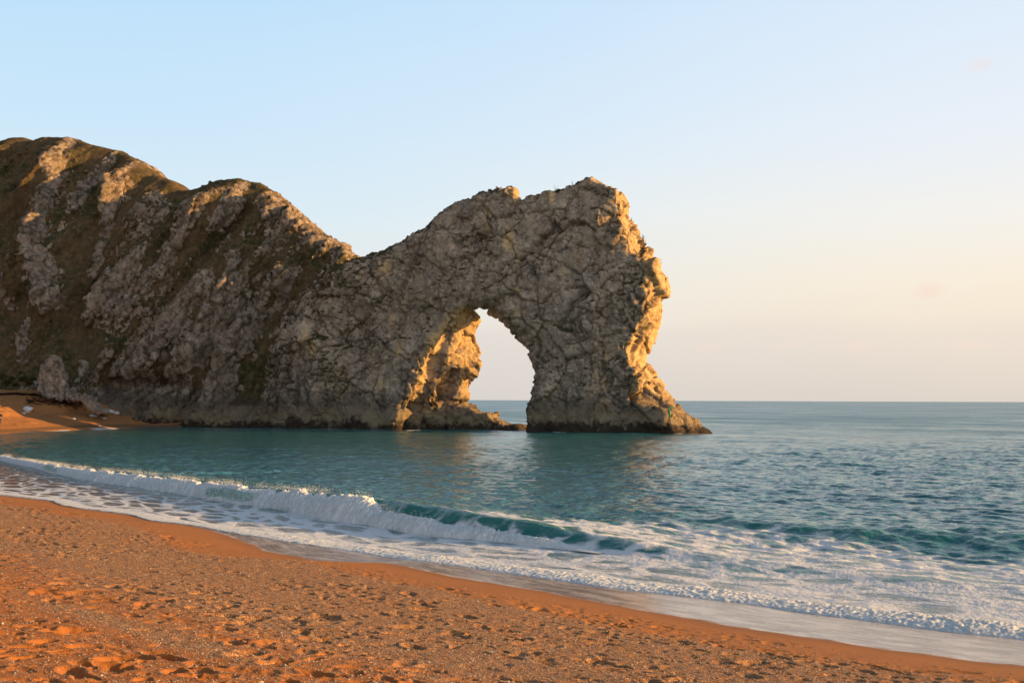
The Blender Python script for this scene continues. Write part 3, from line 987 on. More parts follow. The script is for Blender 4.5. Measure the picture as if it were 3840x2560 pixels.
def sea_z(x, y, spacing=None):
    s, m, na, nb = shore_rel(x, y)
    if spacing is None:
        spacing = np.full(len(x), 0.1)
    grp = 0.6 + 0.55 * (0.5 + 0.5 * fbm(np.stack([x / 22, y / 22, x * 0], 1), 2, 602))
    rp = ripples(x, y, spacing, sstep(15, 70, nb)) * grp
    calm = 0.12 + 0.88 * sstep(-1.0, 6.0, nb)
    z = rp * calm
    bz_ = np.where(m > 0, SLOPE * m, 0.05 * m)
    z = np.where(na < 5, (bz_ + 0.02) * (1 - sstep(0, 5, na)) + z * sstep(0, 5, na), z)
    H = wave_h(s)
    nb2 = nb + 0.25 * fbm(np.stack([s / 1.8, nb * 0, nb * 0], 1), 3, 610)
    prof = sstep(-0.1, 1.0, nb2) * np.exp(-np.maximum(nb2 - 1.0, 0) / (3.2 + 1.5 * (H < .6)))
    z = z + H * prof * (1 + 0.35 * fbm(np.stack([s / 2.2, nb / 1.2, nb * 0], 1), 3, 611) * sstep(1300, 1500, 1400 + 0 * s))
    # the next swell coming in, strongest to the right
    sw = nb - (8.5 + 1.2 * fbm(np.stack([s / 9, s * 0, s * 0], 1), 2, 613))
    amp = 0.42 * np.interp(s, [HS[3], HS[7], HS[10], HS[13], HS[14] + 10], [0.0, 0.25, 0.7, 1, 0.9])
    z = z + amp * np.where(sw < 0, np.exp(-(sw / 1.5) ** 2), np.exp(-(sw / 3.2) ** 2))
    sw2 = nb - 24
    z = z + 0.11 * np.exp(-(sw2 / 3.5) ** 2) * (0.7 + 0.6 * fbm(np.stack([s / 12, s * 0, s * 0], 1), 2, 615))
    return z, s, m, na, nb


def foam_amount(s, m, na, nb):
    pA = HS
    px = np.interp(s, HS, H_PX[:, 0])
    # between the lace edge and the breaker
    swash = sstep(-0.3, 0.1, na) * sstep(0.9, 0.1, nb)
    wid = np.interp(px, [0, 500, 1000, 1500, 2300, 3000], [3.5, 4.5, 6.0, 8, 9, 9])
    near = np.exp(-np.maximum(na, 0) / wid)
    base = np.interp(px, [0, 600, 1200, 1700, 2400, 3200], [0.22, 0.26, 0.35, 0.38, 0.39, 0.39])
    f = swash * np.clip(base + 0.33 * near, 0, 1)
    # torn foam behind the breaker on the right
    amt = np.interp(px, [0, 900, 1350, 1500, 2000, 2600, 3200, 4200], [0.10, 0.16, 0.30, 0.46, 0.56, 0.64, 0.64, 0.56])
    wd = np.interp(px, [0, 1400, 2000, 2600, 3200, 4200], [4, 4.5, 6.5, 7.0, 6.0, 5.0])
    crestk = np.interp(px, [0, 1300, 1450, 2050, 2300], [0.2, 0.4, 0.9, 0.9, -0.2])
    back = sstep(crestk - 0.2, crestk + 0.9, nb + 0.5 * fbm(np.stack([s / 0.8, nb / 0.8, nb * 0], 1), 3, 640)) * amt * sstep(wd + 2.5, wd - 2.5, nb)
    face = (0.36 + 0.4 * sstep(0.9, 0.0, nb)) * sstep(1350, 1500, px) * sstep(-0.3, 0.2, nb) * sstep(2.2, 1.0, nb) * (0.75 + 0.6 * fbm(np.stack([s / 0.5, nb / 1.6, nb * 0], 1), 3, 644))
    return np.maximum(np.maximum(f, back), face)


def sea_material():
    M = Mat('sea_water')
    P = M.n('NewGeometry').outputs['Position']
    foam = M.attr('foam').outputs['Fac']; shal = M.attr('shallow').outputs['Fac']; green = M.attr('green').outputs['Fac']
    sv = M.attr('shore').outputs['Vector']
    wv = M.vadd(sv, M.vmul(M.noisecol(M.vmul(sv, (0.35, 0.8, 1)), 1.0, 4), (1.8, 1.1, 0)))
    vor = M.n('TexVoronoi', {'feature': 'DISTANCE_TO_EDGE'}, Vector=M.vmul(wv, (0.55, 1.15, 1)), Scale=1.0).outputs[0]
    web = M.step(vor, 0.22, 0.0)
    nz = M.noise(M.vmul(wv, (0.8, 1.9, 1)), 1.0, 7, 0.68)
    pat = M.math('ADD', M.math('MULTIPLY', web, 0.34), M.math('MULTIPLY', nz, 0.80))
    thr = M.math('SUBTRACT', 1.05, foam)
    mask = M.step(pat, M.math('SUBTRACT', thr, 0.16), M.math('ADD', thr, 0.16))
    mask = M.math('MULTIPLY', mask, M.step(foam, 0.02, 0.15))
    nbv0 = M.n('SeparateXYZ', None, Vector=sv).outputs[1]
    deep = M.mix(M.noise(P, 0.05, 3), (0.017, 0.140, 0.162), (0.032, 0.195, 0.222))
    deep = M.mix(M.step(nbv0, 60.0, 400.0), deep, (0.035, 0.185, 0.260))
    col = M.mix(green, deep, (0.045, 0.215, 0.180))
    brown = M.mix(M.noise(M.vmul(sv, (0.4, 2.0, 1)), 1.0, 5), (0.10, 0.058, 0.038), (0.22, 0.14, 0.10))
    col = M.mix(shal, col, brown)
    fc = M.mix(M.noise(P, 9.0, 4, 0.7), (0.76, 0.77, 0.78), (0.94, 0.93, 0.92))
    col = M.mix(mask, col, fc)
    nbv = M.n('SeparateXYZ', None, Vector=sv).outputs[1]
    ruff = M.noise(M.vmul(sv, (0.012, 0.05, 1)), 1.0, 5, 0.65)
    offs = M.step(nbv, 15.0, 190.0, 0.10, 0.32)
    rough = M.math('ADD', M.math('MULTIPLY', offs, M.step(ruff, 0.3, 0.7, 0.65, 1.3)), M.math('MULTIPLY', mask, 0.55))
    b1 = M.noise(M.vmul(P, (1.0, 1.0, 1)), 2.6, 4, 0.6)
    b2 = M.noise(P, 9.0, 3, 0.6)
    b3 = M.noise(M.vmul(sv, (0.25, 0.6, 1)), 1.0, 3, 0.5)
    calm = M.math('SUBTRACT', 1.0, M.math('MULTIPLY', shal, 0.6))
    nrm = M.bump(b3, 0.35, 0.7)
    nrm = M.bump(M.math('MULTIPLY', b1, calm), 0.5, 0.16, nrm)
    nrm = M.bump(M.math('ADD', M.math('MULTIPLY', b2, 0.6), M.math('MULTIPLY', mask, 0.8)), 0.5, 0.05, nrm)
    dash = M.math('MAXIMUM', M.step(M.noise(M.vmul(P, (0.075, 0.034, 1)), 1.0, 5, 0.7), 0.50, 0.66), M.step(M.noise(M.vmul(P, (0.24, 0.13, 1)), 1.0, 4, 0.65), 0.52, 0.66, 0, 0.8))
    dash = M.math('MULTIPLY', dash, M.step(nbv, 25.0, 80.0))
    dash = M.math('MULTIPLY', dash, M.math('SUBTRACT', 1.0, mask))
    col = M.mix(M.math('MULTIPLY', dash, 0.5), col, (0.012, 0.10, 0.11))
    b = M.bsdf(col, rough, M.math('SUBTRACT', 0.5, M.math('MULTIPLY', dash, 0.26)), nrm)
    b.inputs['IOR'].default_value = 1.33
    return M.m


MAT_SEA = sea_material()
NR, NC = 1500, 1000
vv = np.concatenate([np.linspace(0.34, 0.012, NR - 120), np.geomspace(0.012, 4.5 / 16000, 121)[1:]])
Yr = 4.5 / vv
kk = np.linspace(-0.80, 0.80, NC)
YY, KK = np.meshgrid(Yr, kk, indexing='ij')
x = (YY * KK).ravel(); y = YY.ravel()
spac = np.repeat(np.maximum(np.abs(np.gradient(Yr)), Yr * (kk[1] - kk[0])), NC)
z, s, m, na, nb = sea_z(x, y, spac)
z = np.where(y > 1500, z * 0, z)
foam = foam_amount(s, m, na, nb)
u_, w_ = uw(x, y)
footn = 0.9 * fbm(np.stack([u_ / 2.5, w_ / 2.5, u_ * 0], 1), 3, 650)
foam = np.maximum(foam, 0.62 * sstep(-1.9, -0.7, w_ + footn) * sstep(3.0, 1.0, w_) * sstep(-58, -50, u_) * sstep(25.5, 23, u_) * sstep(-0.1, 0.5, fbm(np.stack([u_ / 5, w_ / 9, u_ * 0], 1), 2, 651) + 0.25 * np.exp(-((u_ + 19) / 3.0) ** 2)))
px_of = np.interp(s, HS, H_PX[:, 0])
shal = sstep(-0.1, -1.6, nb) * np.interp(px_of, [0, 900, 1500, 2600], [1, 0.9, 0.7, 0.45])
green = sstep(16, 3, nb) * np.interp(px_of, [300, 1000, 1600, 4000], [0.15, 0.5, 1, 1]) * (0.35 + 0.65 * sstep(0.05, 0.5, z))
fq = grid_faces(NR, NC)
fq = fq[(na[fq] > -0.25).all(1)]
used = np.unique(fq); remap = np.full(len(x), -1); remap[used] = np.arange(len(used))
sea_me = make_mesh('sea', np.stack([x, y, z], 1)[used], remap[fq],
                   {'foam': foam[used], 'shallow': shal[used], 'green': green[used], 'shore': np.stack([s, nb, nb * 0], 1)[used]})
sea = add_obj('sea', sea_me, MAT_SEA, kind='structure')

# ------------------------------------------------------------------ white water
M = Mat('foam_water')
P = M.n('NewGeometry').outputs['Position']
thin = M.attr('thin').outputs['Fac']
nz = M.noise(P, 5.0, 5, 0.7)
col = M.mix(nz, (0.86, 0.86, 0.85), (0.96, 0.955, 0.94))
sv_s = M.n('TexCoord').outputs['Object']
col = M.mix(M.step(M.noise(M.vmul(sv_s, (6.0, 6.0, 0.9)), 1.0, 5, 0.65), 0.35, 0.65), (0.70, 0.74, 0.74), col)
tm = M.step(M.math('ADD', thin, M.math('MULTIPLY', M.math('SUBTRACT', M.noise(P, 1.8, 4), 0.5), 0.7)), 0.45, 0.75)
col = M.mix(M.math('MULTIPLY', tm, M.step(M.noise(M.vmul(P, (1, 1, 2.2)), 7.0, 5, 0.7), 0.68, 0.40)), col, (0.24, 0.42, 0.34))
b = M.bsdf(col, 0.75, 0.25, M.bump(M.noise(P, 16.0, 4, 0.7), 0.5, 0.03))
b.inputs['Subsurface Weight'].default_value = 0.25
b.inputs['Subsurface Radius'].default_value = (0.25, 0.28, 0.3)
b.inputs['Subsurface Scale'].default_value = 0.4
MAT_FOAM = M.m


def roll(name, cur, s0, s1, ds, hfun, width, nq, seed, bumpy, label, thinf=None, zoff=None, back=0.55, crestk=0.9):
    S = np.arange(s0, s1, ds)
    q = np.linspace(0, 1, nq)
    SS, Q = np.meshgrid(S, q, indexing='ij')
    sf, qf = SS.ravel(), Q.ravel()
    H = hfun(sf)
    # cross-section: toe on the shore side, up over the crest, down behind
    cn = np.interp(qf, [0, .12, .3, .5, .65, 1], [-0.28, -0.22, 0.02, 0.42, 0.75, 1.6])
    czz = np.interp(qf, [0, .12, .3, .5, .65, 1], [-0.15, 0.18, 0.68, 1.0, 0.98, -back])
    wv = fbm(np.stack([sf / 1.6, sf * 0, sf * 0], 1), 3, seed)
    hv = H * (1 + 0.24 * fbm(np.stack([sf / 0.9, sf * 0 + 9, sf * 0], 1), 4, seed + 3))
    nn = np.interp(sf, *cur) + cn * width * (0.3 + 0.9 * np.minimum(H / 0.8, 1.2)) + 0.22 * wv * np.minimum(1, H / .5)
    x = sf * ES[0] + nn * EN[0]; y = sf * ES[1] + nn * EN[1]
    zz = czz * hv + (zoff(x, y) if zoff else 0.0)
    V = np.stack([x, y, zz], 1)
    fq = grid_faces(len(S), nq)
    n_ = vert_normals(V, fq)
    if n_[:, 2].mean() < 0:
        fq = fq[:, ::-1]; n_ = -n_
    sc = np.clip(H, 0.08, 1)[:, None]
    H = H * np.where(H < 0.35, np.clip(1 + 1.6 * fbm(np.stack([sf / 0.7, sf * 0, sf * 0], 1), 4, seed + 50), 0.0, 2), 1) if crestk > 0.4 else H
    bl = billow(V / (0.30 * np.maximum(sc, .25)), seed + 8) - 0.5 + 0.35 * fbm(V / (0.9 * np.maximum(sc, .25)), 3, seed + 9)
    ends = sstep(s0, s0 + 2, sf) * sstep(s1, s1 - 2, sf) * sstep(0, 0.06, qf)
    crest = 1 + crestk * np.exp(-((qf - 0.55) / 0.15) ** 2)
    V = V + n_ * (bumpy * H * bl * ends * crest)[:, None]
    V[:, 2] += 0.16 * crestk * H * np.exp(-((qf - 0.55) / 0.10) ** 2) * np.maximum(0, fbm(np.stack([sf / 0.5, qf * 3, sf * 0], 1), 5, seed + 30, 0.7)) * ends * 1.4
    V = V + n_ * (0.055 * H * ends * fbm(np.stack([sf / 0.16, qf * 1.6, sf * 0], 1), 4, seed + 33))[:, None]
    th = thinf(sf, qf) if thinf else np.zeros(len(sf))
    me = make_mesh(name, V, fq, {'thin': th})
    return add_obj(name, me, MAT_FOAM, kind='stuff', label=label, cat='foam')


FH = np.array([(-400, .2), (0, .32), (100, .36), (179, .42), (457, .64), (571, .62), (700, .66), (1000, .74), (1200, .88), (1320, .88), (1385, .62),
               (1450, .50), (1571, .44), (1699, .37), (1838, .33), (2012, .22), (2129, .10), (2200, .03), (2260, .0)])
FS = px_s(FH[:, 0], B_PX)


def thin_b(s, q):
    px = np.interp(s, FS, FH[:, 0])
    t = np.interp(px, [0, 120, 175, 230, 300, 760, 800, 930, 960, 1040, 1100, 3000], [0, .2, .75, .7, 0.05, .1, .75, .85, .5, .45, 0, 0])
    return t * sstep(0.06, .18, q) * sstep(0.50, .34, q)


roll('breaker_foam', CB, FS[0], FS[-1], 0.045, lambda s: 0.88 * np.interp(s, FS, FH[:, 1]), 0.90, 72, 700, 0.22,
     'white foaming crest of the wave breaking along the shore', thin_b, None, 0.55, 0.5)
SH = np.array([(0, .03), (300, .035), (700, .05), (1000, .06), (1300, .085), (1700, .12), (2200, .15), (2700, .17), (3300, .17), (3840, .18), (4300, .18)])
SS_ = px_s(SH[:, 0], A_PX + [(4300, 2414)])
roll('swash_foam', CA, SS_[0] - 6, SS_[-1], 0.03, lambda s: 0.62 * np.interp(s, SS_, SH[:, 1]) * (1 + 0.5 * fbm(np.stack([s / 1.6, s * 0, s * 0], 1), 3, 721)), 2.6, 52, 720, 0.8,
     'low frothy edge of white foam running up the wet sand', None, lambda x, y: np.minimum(beach_z(x, y, False)[0], 0.0) + 0.01, 0.35, 0.3)

# spray flecks thrown up along the breaker
nd = 15000
ss = rng.uniform(FS[1], FS[12], nd)
hh = np.interp(ss, FS, FH[:, 1])
nn = np.interp(ss, *CB) + 0.45 * (0.3 + 0.9 * np.minimum(hh / 0.8, 1.2)) + rng.normal(0, 0.22, nd)
keepn = fbm(np.stack([ss / 0.8, ss * 0, ss * 0], 1), 3, 801) + 0.25 * rng.normal(size=nd) > 0.05
ss, hh, nn = ss[keepn], hh[keepn], nn[keepn]
zz = hh * (0.98 + np.abs(rng.normal(0, 0.15, len(ss))))
rad = rng.uniform(0.004, 0.015, len(ss))
c = np.stack([ss * ES[0] + nn * EN[0], ss * ES[1] + nn * EN[1], zz], 1)
sv = (c[:, None, :] + octa[None] * rad[:, None, None]).reshape(-1, 3)
sf = (of[None] + 6 * np.arange(len(c))[:, None, None]).reshape(-1, 3)
add_obj('spray', make_mesh('spray', sv, sf, {'thin': np.zeros(len(sv))}), MAT_FOAM, kind='stuff',
        label='flecks of white spray above the breaking wave', cat='spray')

# ------------------------------------------------------------------ placing by sight line
dg = None


def bvh_of(me):
    me.calc_loop_triangles()
    return BVHTree.FromPolygons([v.co[:] for v in me.vertices], [t.vertices[:] for t in me.loop_triangles])


def scatter_hit(bvh, px, py):
    d = ray(px, py); d = d / np.linalg.norm(d)
    h = bvh.ray_cast(Vector(EYE), Vector(d))
    return h[0], h[1]


B_ARCH, B_CLIFF, B_FAR = bvh_of(arch_me), bvh_of(cliff_me), bvh_of(far_me)


def skyline(bvh, px, py):
    """first point of the rock met when sinking the sight line from the sky"""
    for k in range(200):
        h, nn = scatter_hit(bvh, px, py + k * 1.0)
        if h is not None:
            return h
    return None


# white boulders on the far beach
MAT_CHALK = plain('pale_stone', (0.72, 0.70, 0.67), 0.85, 0.2, 0.15, 3.0)


def boulder_mesh(name, size, seed, flat=0.55, scale=1.0, sub=4):
    import bmesh
    bm = bmesh.new()
    bmesh.ops.create_icosphere(bm, subdivisions=sub, radius=1.0)
    V = np.array([v.co[:] for v in bm.verts])
    F_ = np.array([[v.index for v in fc.verts] for fc in bm.faces])
    bm.free()
    f1, f2, ra, rb, rc, vec = voro(V * 1.1 + seed * 5.1, seed)
    r = 1 + 0.35 * (vec * np.stack([ra - .5, rb - .5, rc - .5], 1)).sum(1) * 2 + 0.2 * fbm(V * 1.7, 3, seed) + 0.06 * fbm(V * 6, 2, seed)
    V = V * r[:, None] * np.array(size)
    return make_mesh(name, V, F_, smooth=False)


for px, py, sx, sy, sz, lab in ((102, 1541, 0.85, 0.7, 0.50, 'large white boulder lying on the far beach below the weed line'),
                                (88, 1550, 0.30, 0.25, 0.13, 'small flat white stone just below the largest white boulder'),
                                (277, 1570, 0.45, 0.3, 0.16, 'small flat white stone low on the far beach'),
                                (350, 1560, 0.6, 0.4, 0.22, 'flat pale stone between the rocky fin and the water'),
                                (392, 1569, 0.4, 0.3, 0.12, 'thin pale stone lying right of the flat pale stone'),
                                (413, 1545, 0.65, 0.5, 0.32, 'pale broken rock at the foot of the rocky fin'),
                                (438, 1550, 0.55, 0.45, 0.30, 'pale rock piece farthest right at the foot of the fin'),
                                (374, 1597, 0.18, 0.16, 0.12, 'tiny white stone at the sunlit water edge')):
    h, nn = scatter_hit(B_FAR, px, py)
    if h is None:
        continue
    me = boulder_mesh('boulder', (sx, sy, sz), int(px), sub=3)
    add_obj('boulder', me, MAT_CHALK, label=lab, cat='stone', group='pale stones on the far beach', loc=h + Vector((0, 0, sz * 0.25))).rotation_euler = (0, 0.12, px * 0.7)

# pale rock fin standing on the far beach
def fin():
    pts = [(155, 1470), (158, 1420), (172, 1345), (200, 1332), (222, 1335), (236, 1370), (248, 1430), (262, 1466), (290, 1478), (325, 1482),
           (348, 1494), (374, 1520), (402, 1544), (400, 1553), (372, 1546), (340, 1524), (318, 1500), (285, 1490), (240, 1487), (200, 1485)]
    P0 = at_depth(np.array([p[0] for p in pts], float), np.array([p[1] for p in pts], float), 174.0)
    hv = 0.15
    poly = P0[:, [0, 2]]
    xs = np.arange(poly[:, 0].min() - 1.5, poly[:, 0].max() + 1.5, hv); zs = np.arange(poly[:, 1].min() - 2.5, poly[:, 1].max() + 1.5, hv)
    poly[-6:, 1] -= 0.5
    ys = np.arange(-4, 4, hv)
    X2, Z2 = np.meshgrid(xs, zs, indexing='ij')
    sd = sdf2(poly, X2, Z2)[:, None, :]
    Fd = smax(sd + 0 * ys[None, :, None], np.abs(ys)[None, :, None] - 1.2 + 0 * sd, 0.4).astype(np.float32)
    Fd[0] = Fd[-1] = 1; Fd[:, 0] = Fd[:, -1] = 1; Fd[:, :, 0] = Fd[:, :, -1] = 1
    v, fq = surface_nets(Fd, np.array([xs[0], ys[0], zs[0]]), hv)
    dep = np.interp(v[:, 0], [xs[0] + 1.5, xs[0] + 5, xs[-1] - 1.5], [175.5, 174, 169.5])
    v = np.stack([v[:, 0] * dep / 174.0, dep + v[:, 1], (v[:, 2] - 4.5) * dep / 174.0 + 4.5], 1)
    n_ = vert_normals(v, fq)
    d1, c1, r1 = crackle(v, n_, 1.3, 931, 0.5, 0.12, 0.12, (1.5, 1, 0.5))
    v = v + n_ * (d1 + 0.25 * fbm(v / 1.5, 3, 930))[:, None]
    me = make_mesh('rock_fin', v, fq, {'crack': c1 * 0.5, 'veg': c1 * 0, 'tone': r1 * 0.4})
    add_obj('rock_fin', me, rock_material('fin_rock', True, 0.0), label='pale upright limestone fin tapering down onto the far beach', cat='rock')


fin()

# seaweed strand line
MAT_WEED = plain('wet_seaweed', (0.035, 0.018, 0.014), 0.6, 0.4, 0.4, 4.0)
wv_, wf_ = [], []
cnt = 0
for px in rng.uniform(-40, 470, 1500):
    py = np.interp(px, [-40, 60, 150, 250, 330, 470], [1480, 1477, 1481, 1487, 1492, 1500]) + rng.normal(0, 1.8)
    if rng.random() < 0.5:
        py += abs(rng.normal(24, 9))
        if px < 100 or px > 330:
            continue
    h, nn = scatter_hit(B_FAR, px, py)
    if h is None:
        continue
    L = rng.uniform(0.3, 1.0); a = rng.normal(0.2, 0.7); Wd = rng.uniform(0.05, 0.16)
    c_, s_2 = math.cos(a), math.sin(a)
    for k in range(5):
        t = (k / 4 - .5) * L; ww_ = Wd * (1 - (k / 2 - 1) ** 2 * .7)
        for sgn_ in (-1, 1):
            xx = t * c_ - sgn_ * ww_ * s_2 + 0.1 * math.sin(t * 7); yy = t * s_2 + sgn_ * ww_ * c_
            wv_.append((h[0] + xx, h[1] + yy, h[2] + 0.10 + 0.06 * math.sin(k * 2 + px) - 0.02 * abs(t)))
    for k in range(4):
        b0 = cnt + 2 * k
        wf_.append((b0, b0 + 2, b0 + 3, b0 + 1))
    cnt += 10
add_obj('seaweed', make_mesh('seaweed', np.array(wv_), np.array(wf_)), MAT_WEED, kind='stuff',
        label='dark line of seaweed washed up on the far beach', cat='seaweed')

# ------------------------------------------------------------------ plants on the rock
def leaf_material(name, c1, c2):
    M = Mat(name)
    tn = M.attr('tone').outputs['Fac']
    M.bsdf(M.mix(tn, c1, c2), 0.8, 0.2)
    return M.m


MAT_LEAF = leaf_material('shrub_leaf', (0.028, 0.032, 0.012), (0.075, 0.070, 0.028))
MAT_STRAW = leaf_material('dry_stem', (0.16, 0.12, 0.05), (0.34, 0.25, 0.11))


def shrub_mesh(name, R, seed, nleaf=420, h=0.8):
    r = np.random.default_rng(seed)
    d = r.normal(size=(nleaf, 3)); d /= np.linalg.norm(d, axis=1)[:, None]; d[:, 2] = np.abs(d[:, 2])
    lump = 1 + 0.35 * vnoise(d * 2.2 + seed, seed)
    c = d * (R * r.uniform(0.35, 1.0, nleaf) ** 0.6 * lump)[:, None] * np.array([1, 1, h])
    a = r.normal(size=(nleaf, 3)); a /= np.linalg.norm(a, axis=1)[:, None]
    b = np.cross(a, r.normal(size=(nleaf, 3))); b /= np.linalg.norm(b, axis=1)[:, None]
    L = R * 0.20; Wd = R * 0.09
    v = np.stack([c - a * L, c + b * Wd, c + a * L, c - b * Wd], 1).reshape(-1, 3)
    f_ = np.arange(4 * nleaf).reshape(-1, 4)
    return make_mesh(name, v, f_, {'tone': np.repeat(r.random(nleaf), 4)})


def tuft_mesh(name, H, seed, n=26):
    r = np.random.default_rng(seed)
    v, f_ = [], []
    for i in range(n):
        a = r.uniform(0, 6.28); lean = abs(r.normal(0, 0.30)); hh_ = H * r.uniform(0.45, 1)
        wdt = H * 0.012 + 0.006
        base = np.array([math.cos(a), math.sin(a), 0]) * H * 0.12 * r.random()
        side = np.array([-math.sin(a), math.cos(a), 0])
        b0 = len(v)
        for k in range(4):
            t = k / 3
            p = base + np.array([math.cos(a), math.sin(a), 0]) * lean * hh_ * t ** 1.7 + np.array([0, 0, hh_ * t])
            v += [p - side * wdt * (1 - .8 * t), p + side * wdt * (1 - .8 * t)]
        for k in range(3):
            f_.append((b0 + 2 * k, b0 + 2 * k + 1, b0 + 2 * k + 3, b0 + 2 * k + 2))
    return make_mesh(name, np.array(v), np.array(f_), {'tone': np.repeat(r.random(n), 8)})


for bvh, px, py, R, lab in ((B_ARCH, 1837, 712, 0.36, 'dark green shrub on the arch top left of the crow'),
                            (B_ARCH, 2096, 716, 0.45, 'dark shrub in the notch below the summit of the arch'),
                            (B_CLIFF, 760, 686, 0.28, 'tiny shrub on the skyline left of the grassy mound'),
                            (B_CLIFF, 789, 680, 0.38, 'small shrub where the grassy mound starts to rise'),
                            ):
    p = skyline(bvh, px, py)
    if p is None:
        continue
    t = bpy.data.objects.new('shrub', None); COL.objects.link(t)
    t.location = p - Vector((0, 0, 0.08)); t['label'] = lab; t['category'] = 'shrub'; t['group'] = 'shrubs on the skyline'
    add_obj('foliage', shrub_mesh('foliage', R, int(px)), MAT_LEAF, t)
    sv_ = tuft_mesh('stem', R * 0.9, int(px) + 1, 7)
    add_obj('stem', sv_, MAT_STRAW, t)
for px, py, R in ((28, 1436, 0.7), (60, 1446, 0.6), (88, 1428, 0.8), (112, 1442, 0.7), (124, 1426, 0.6), (150, 1446, 0.6), (45, 1420, 0.5)):
    p, nn = scatter_hit(B_CLIFF, px, py)
    if p is None:
        continue
    add_obj('shrub', shrub_mesh('foliage', R, int(px) + 7, 300), MAT_LEAF, label='low dark green bush at the top of the far beach under the cliff', cat='shrub',
            group='bushes at the head of the far beach', loc=p)
for px, py, Hh, n_, lab in ((2085, 715, 1.5, 9, 'thin dry stems standing in the notch of the arch top'),
                            (2148, 690, 1.0, 8, 'short dry stems just left of the summit of the arch'),
                            (2412, 868, 0.9, 40, 'yellowish grass tuft on the seaward shoulder of the arch'),
                            (2420, 860, 1.1, 7, 'thin stems rising beside the yellowish grass tuft'),
                            (2478, 980, 0.8, 10, 'wispy grass on the right edge of the arch'),
                            (2368, 770, 0.7, 18, 'grass tuft high on the right edge of the arch')):
    p = skyline(B_ARCH, px, py)
    if p is None:
        continue
    add_obj('grass_tuft', tuft_mesh('grass_tuft', Hh, int(px), n_), MAT_STRAW, label=lab, cat='grass tuft', group='dry plants on the arch',
            loc=p - Vector((0, 0, 0.1)))

# ------------------------------------------------------------------ tubes and lathes for the small things
def tube(path, radii, nseg=10):
    path = np.array(path, float); n_ = len(path)
    v = []; f_ = []
    up_ = np.array([0.13, 0.21, 0.97])
    for i in range(n_):
        t = path[min(i + 1, n_ - 1)] - path[max(i - 1, 0)]; t /= np.linalg.norm(t) + 1e-9
        a = np.cross(t, up_); a /= np.linalg.norm(a) + 1e-9
        b = np.cross(t, a)
        r = radii[i]; r = (r, r) if np.isscalar(r) else r
        for k in range(nseg):
            an = 6.28318 * k / nseg
            v.append(path[i] + a * r[0] * math.cos(an) + b * r[1] * math.sin(an))
    for i in range(n_ - 1):
        for k in range(nseg):
            k2 = (k + 1) % nseg
            f_.append((i * nseg + k, i * nseg + k2, (i + 1) * nseg + k2, (i + 1) * nseg + k))
    v = np.array(v)
    c0, c1 = len(v), len(v) + 1
    v = np.vstack([v, path[:1], path[-1:]])
    for k in range(nseg):
        k2 = (k + 1) % nseg
        f_.append((c0, k2, k, k)); f_.append((c1, (n_ - 1) * nseg + k, (n_ - 1) * nseg + k2, (n_ - 1) * nseg + k2))
    return v, f_


def poly_mesh(name, v, faces, smooth=True):
    me = bpy.data.meshes.new(name)
    me.from_pydata([tuple(p) for p in v], [], [tuple(dict.fromkeys(f_)) for f_ in faces])
    me.polygons.foreach_set('use_smooth', np.full(len(me.polygons), smooth))
    me.update()
    return me


def tubes(name, lst):
    V_, F_ = [], []
    for path, radii, ns in lst:
        v, f_ = tube(path, radii, ns)
        off = sum(len(a) for a in V_)
        V_.append(v); F_ += [tuple(i + off for i in q) for q in f_]
    return poly_mesh(name, np.vstack(V_), F_)


# crow on the arch
MAT_CROW = plain('black_feather', (0.012, 0.012, 0.014), 0.5, 0.4, 0.3, 20.0)
p = skyline(B_ARCH, 1864, 708)
t = bpy.data.objects.new('crow', None); COL.objects.link(t)
t.location = p - Vector((0, 0, 0.02)); t['label'] = 'black crow perched on the skyline of the rock arch'; t['category'] = 'crow'
t.scale = (1.0, 1.0, 1.0)
body = tubes('body', [([(0.26, 0, 0.11), (0.16, 0, 0.15), (0.05, 0, 0.20), (-0.05, 0, 0.26), (-0.10, 0, 0.32), (-0.13, 0, 0.37), (-0.17, 0, 0.38), (-0.20, 0, 0.375)],
                       [0.012, (0.04, 0.03), 0.085, 0.09, 0.06, 0.052, 0.045, 0.015], 12)])
add_obj('body', body, MAT_CROW, t)
add_obj('beak', tubes('beak', [([(-0.19, 0, 0.375), (-0.23, 0, 0.37), (-0.27, 0, 0.355)], [0.022, 0.016, 0.003], 8)]), MAT_CROW, t)
add_obj('tail', tubes('tail', [([(0.20, 0, 0.13), (0.30, 0, 0.08), (0.42, 0, 0.03)], [(0.03, 0.012), (0.045, 0.01), (0.05, 0.006)], 8)]), MAT_CROW, t)
for sg in (-1, 1):
    add_obj('wing', tubes('wing', [([(-0.06, sg * 0.075, 0.28), (0.05, sg * 0.095, 0.22), (0.18, sg * 0.06, 0.14), (0.32, sg * 0.02, 0.07)],
                                    [(0.02, 0.05), (0.022, 0.07), (0.016, 0.045), (0.006, 0.01)], 8)]), MAT_CROW, t)
    add_obj('leg', tubes('leg', [([(0.03, sg * 0.04, 0.15), (0.02, sg * 0.04, 0.08), (0.03, sg * 0.04, 0.0), (-0.03, sg * 0.045, 0.0)], [0.02, 0.01, 0.008, 0.006], 6)]), MAT_CROW, t)

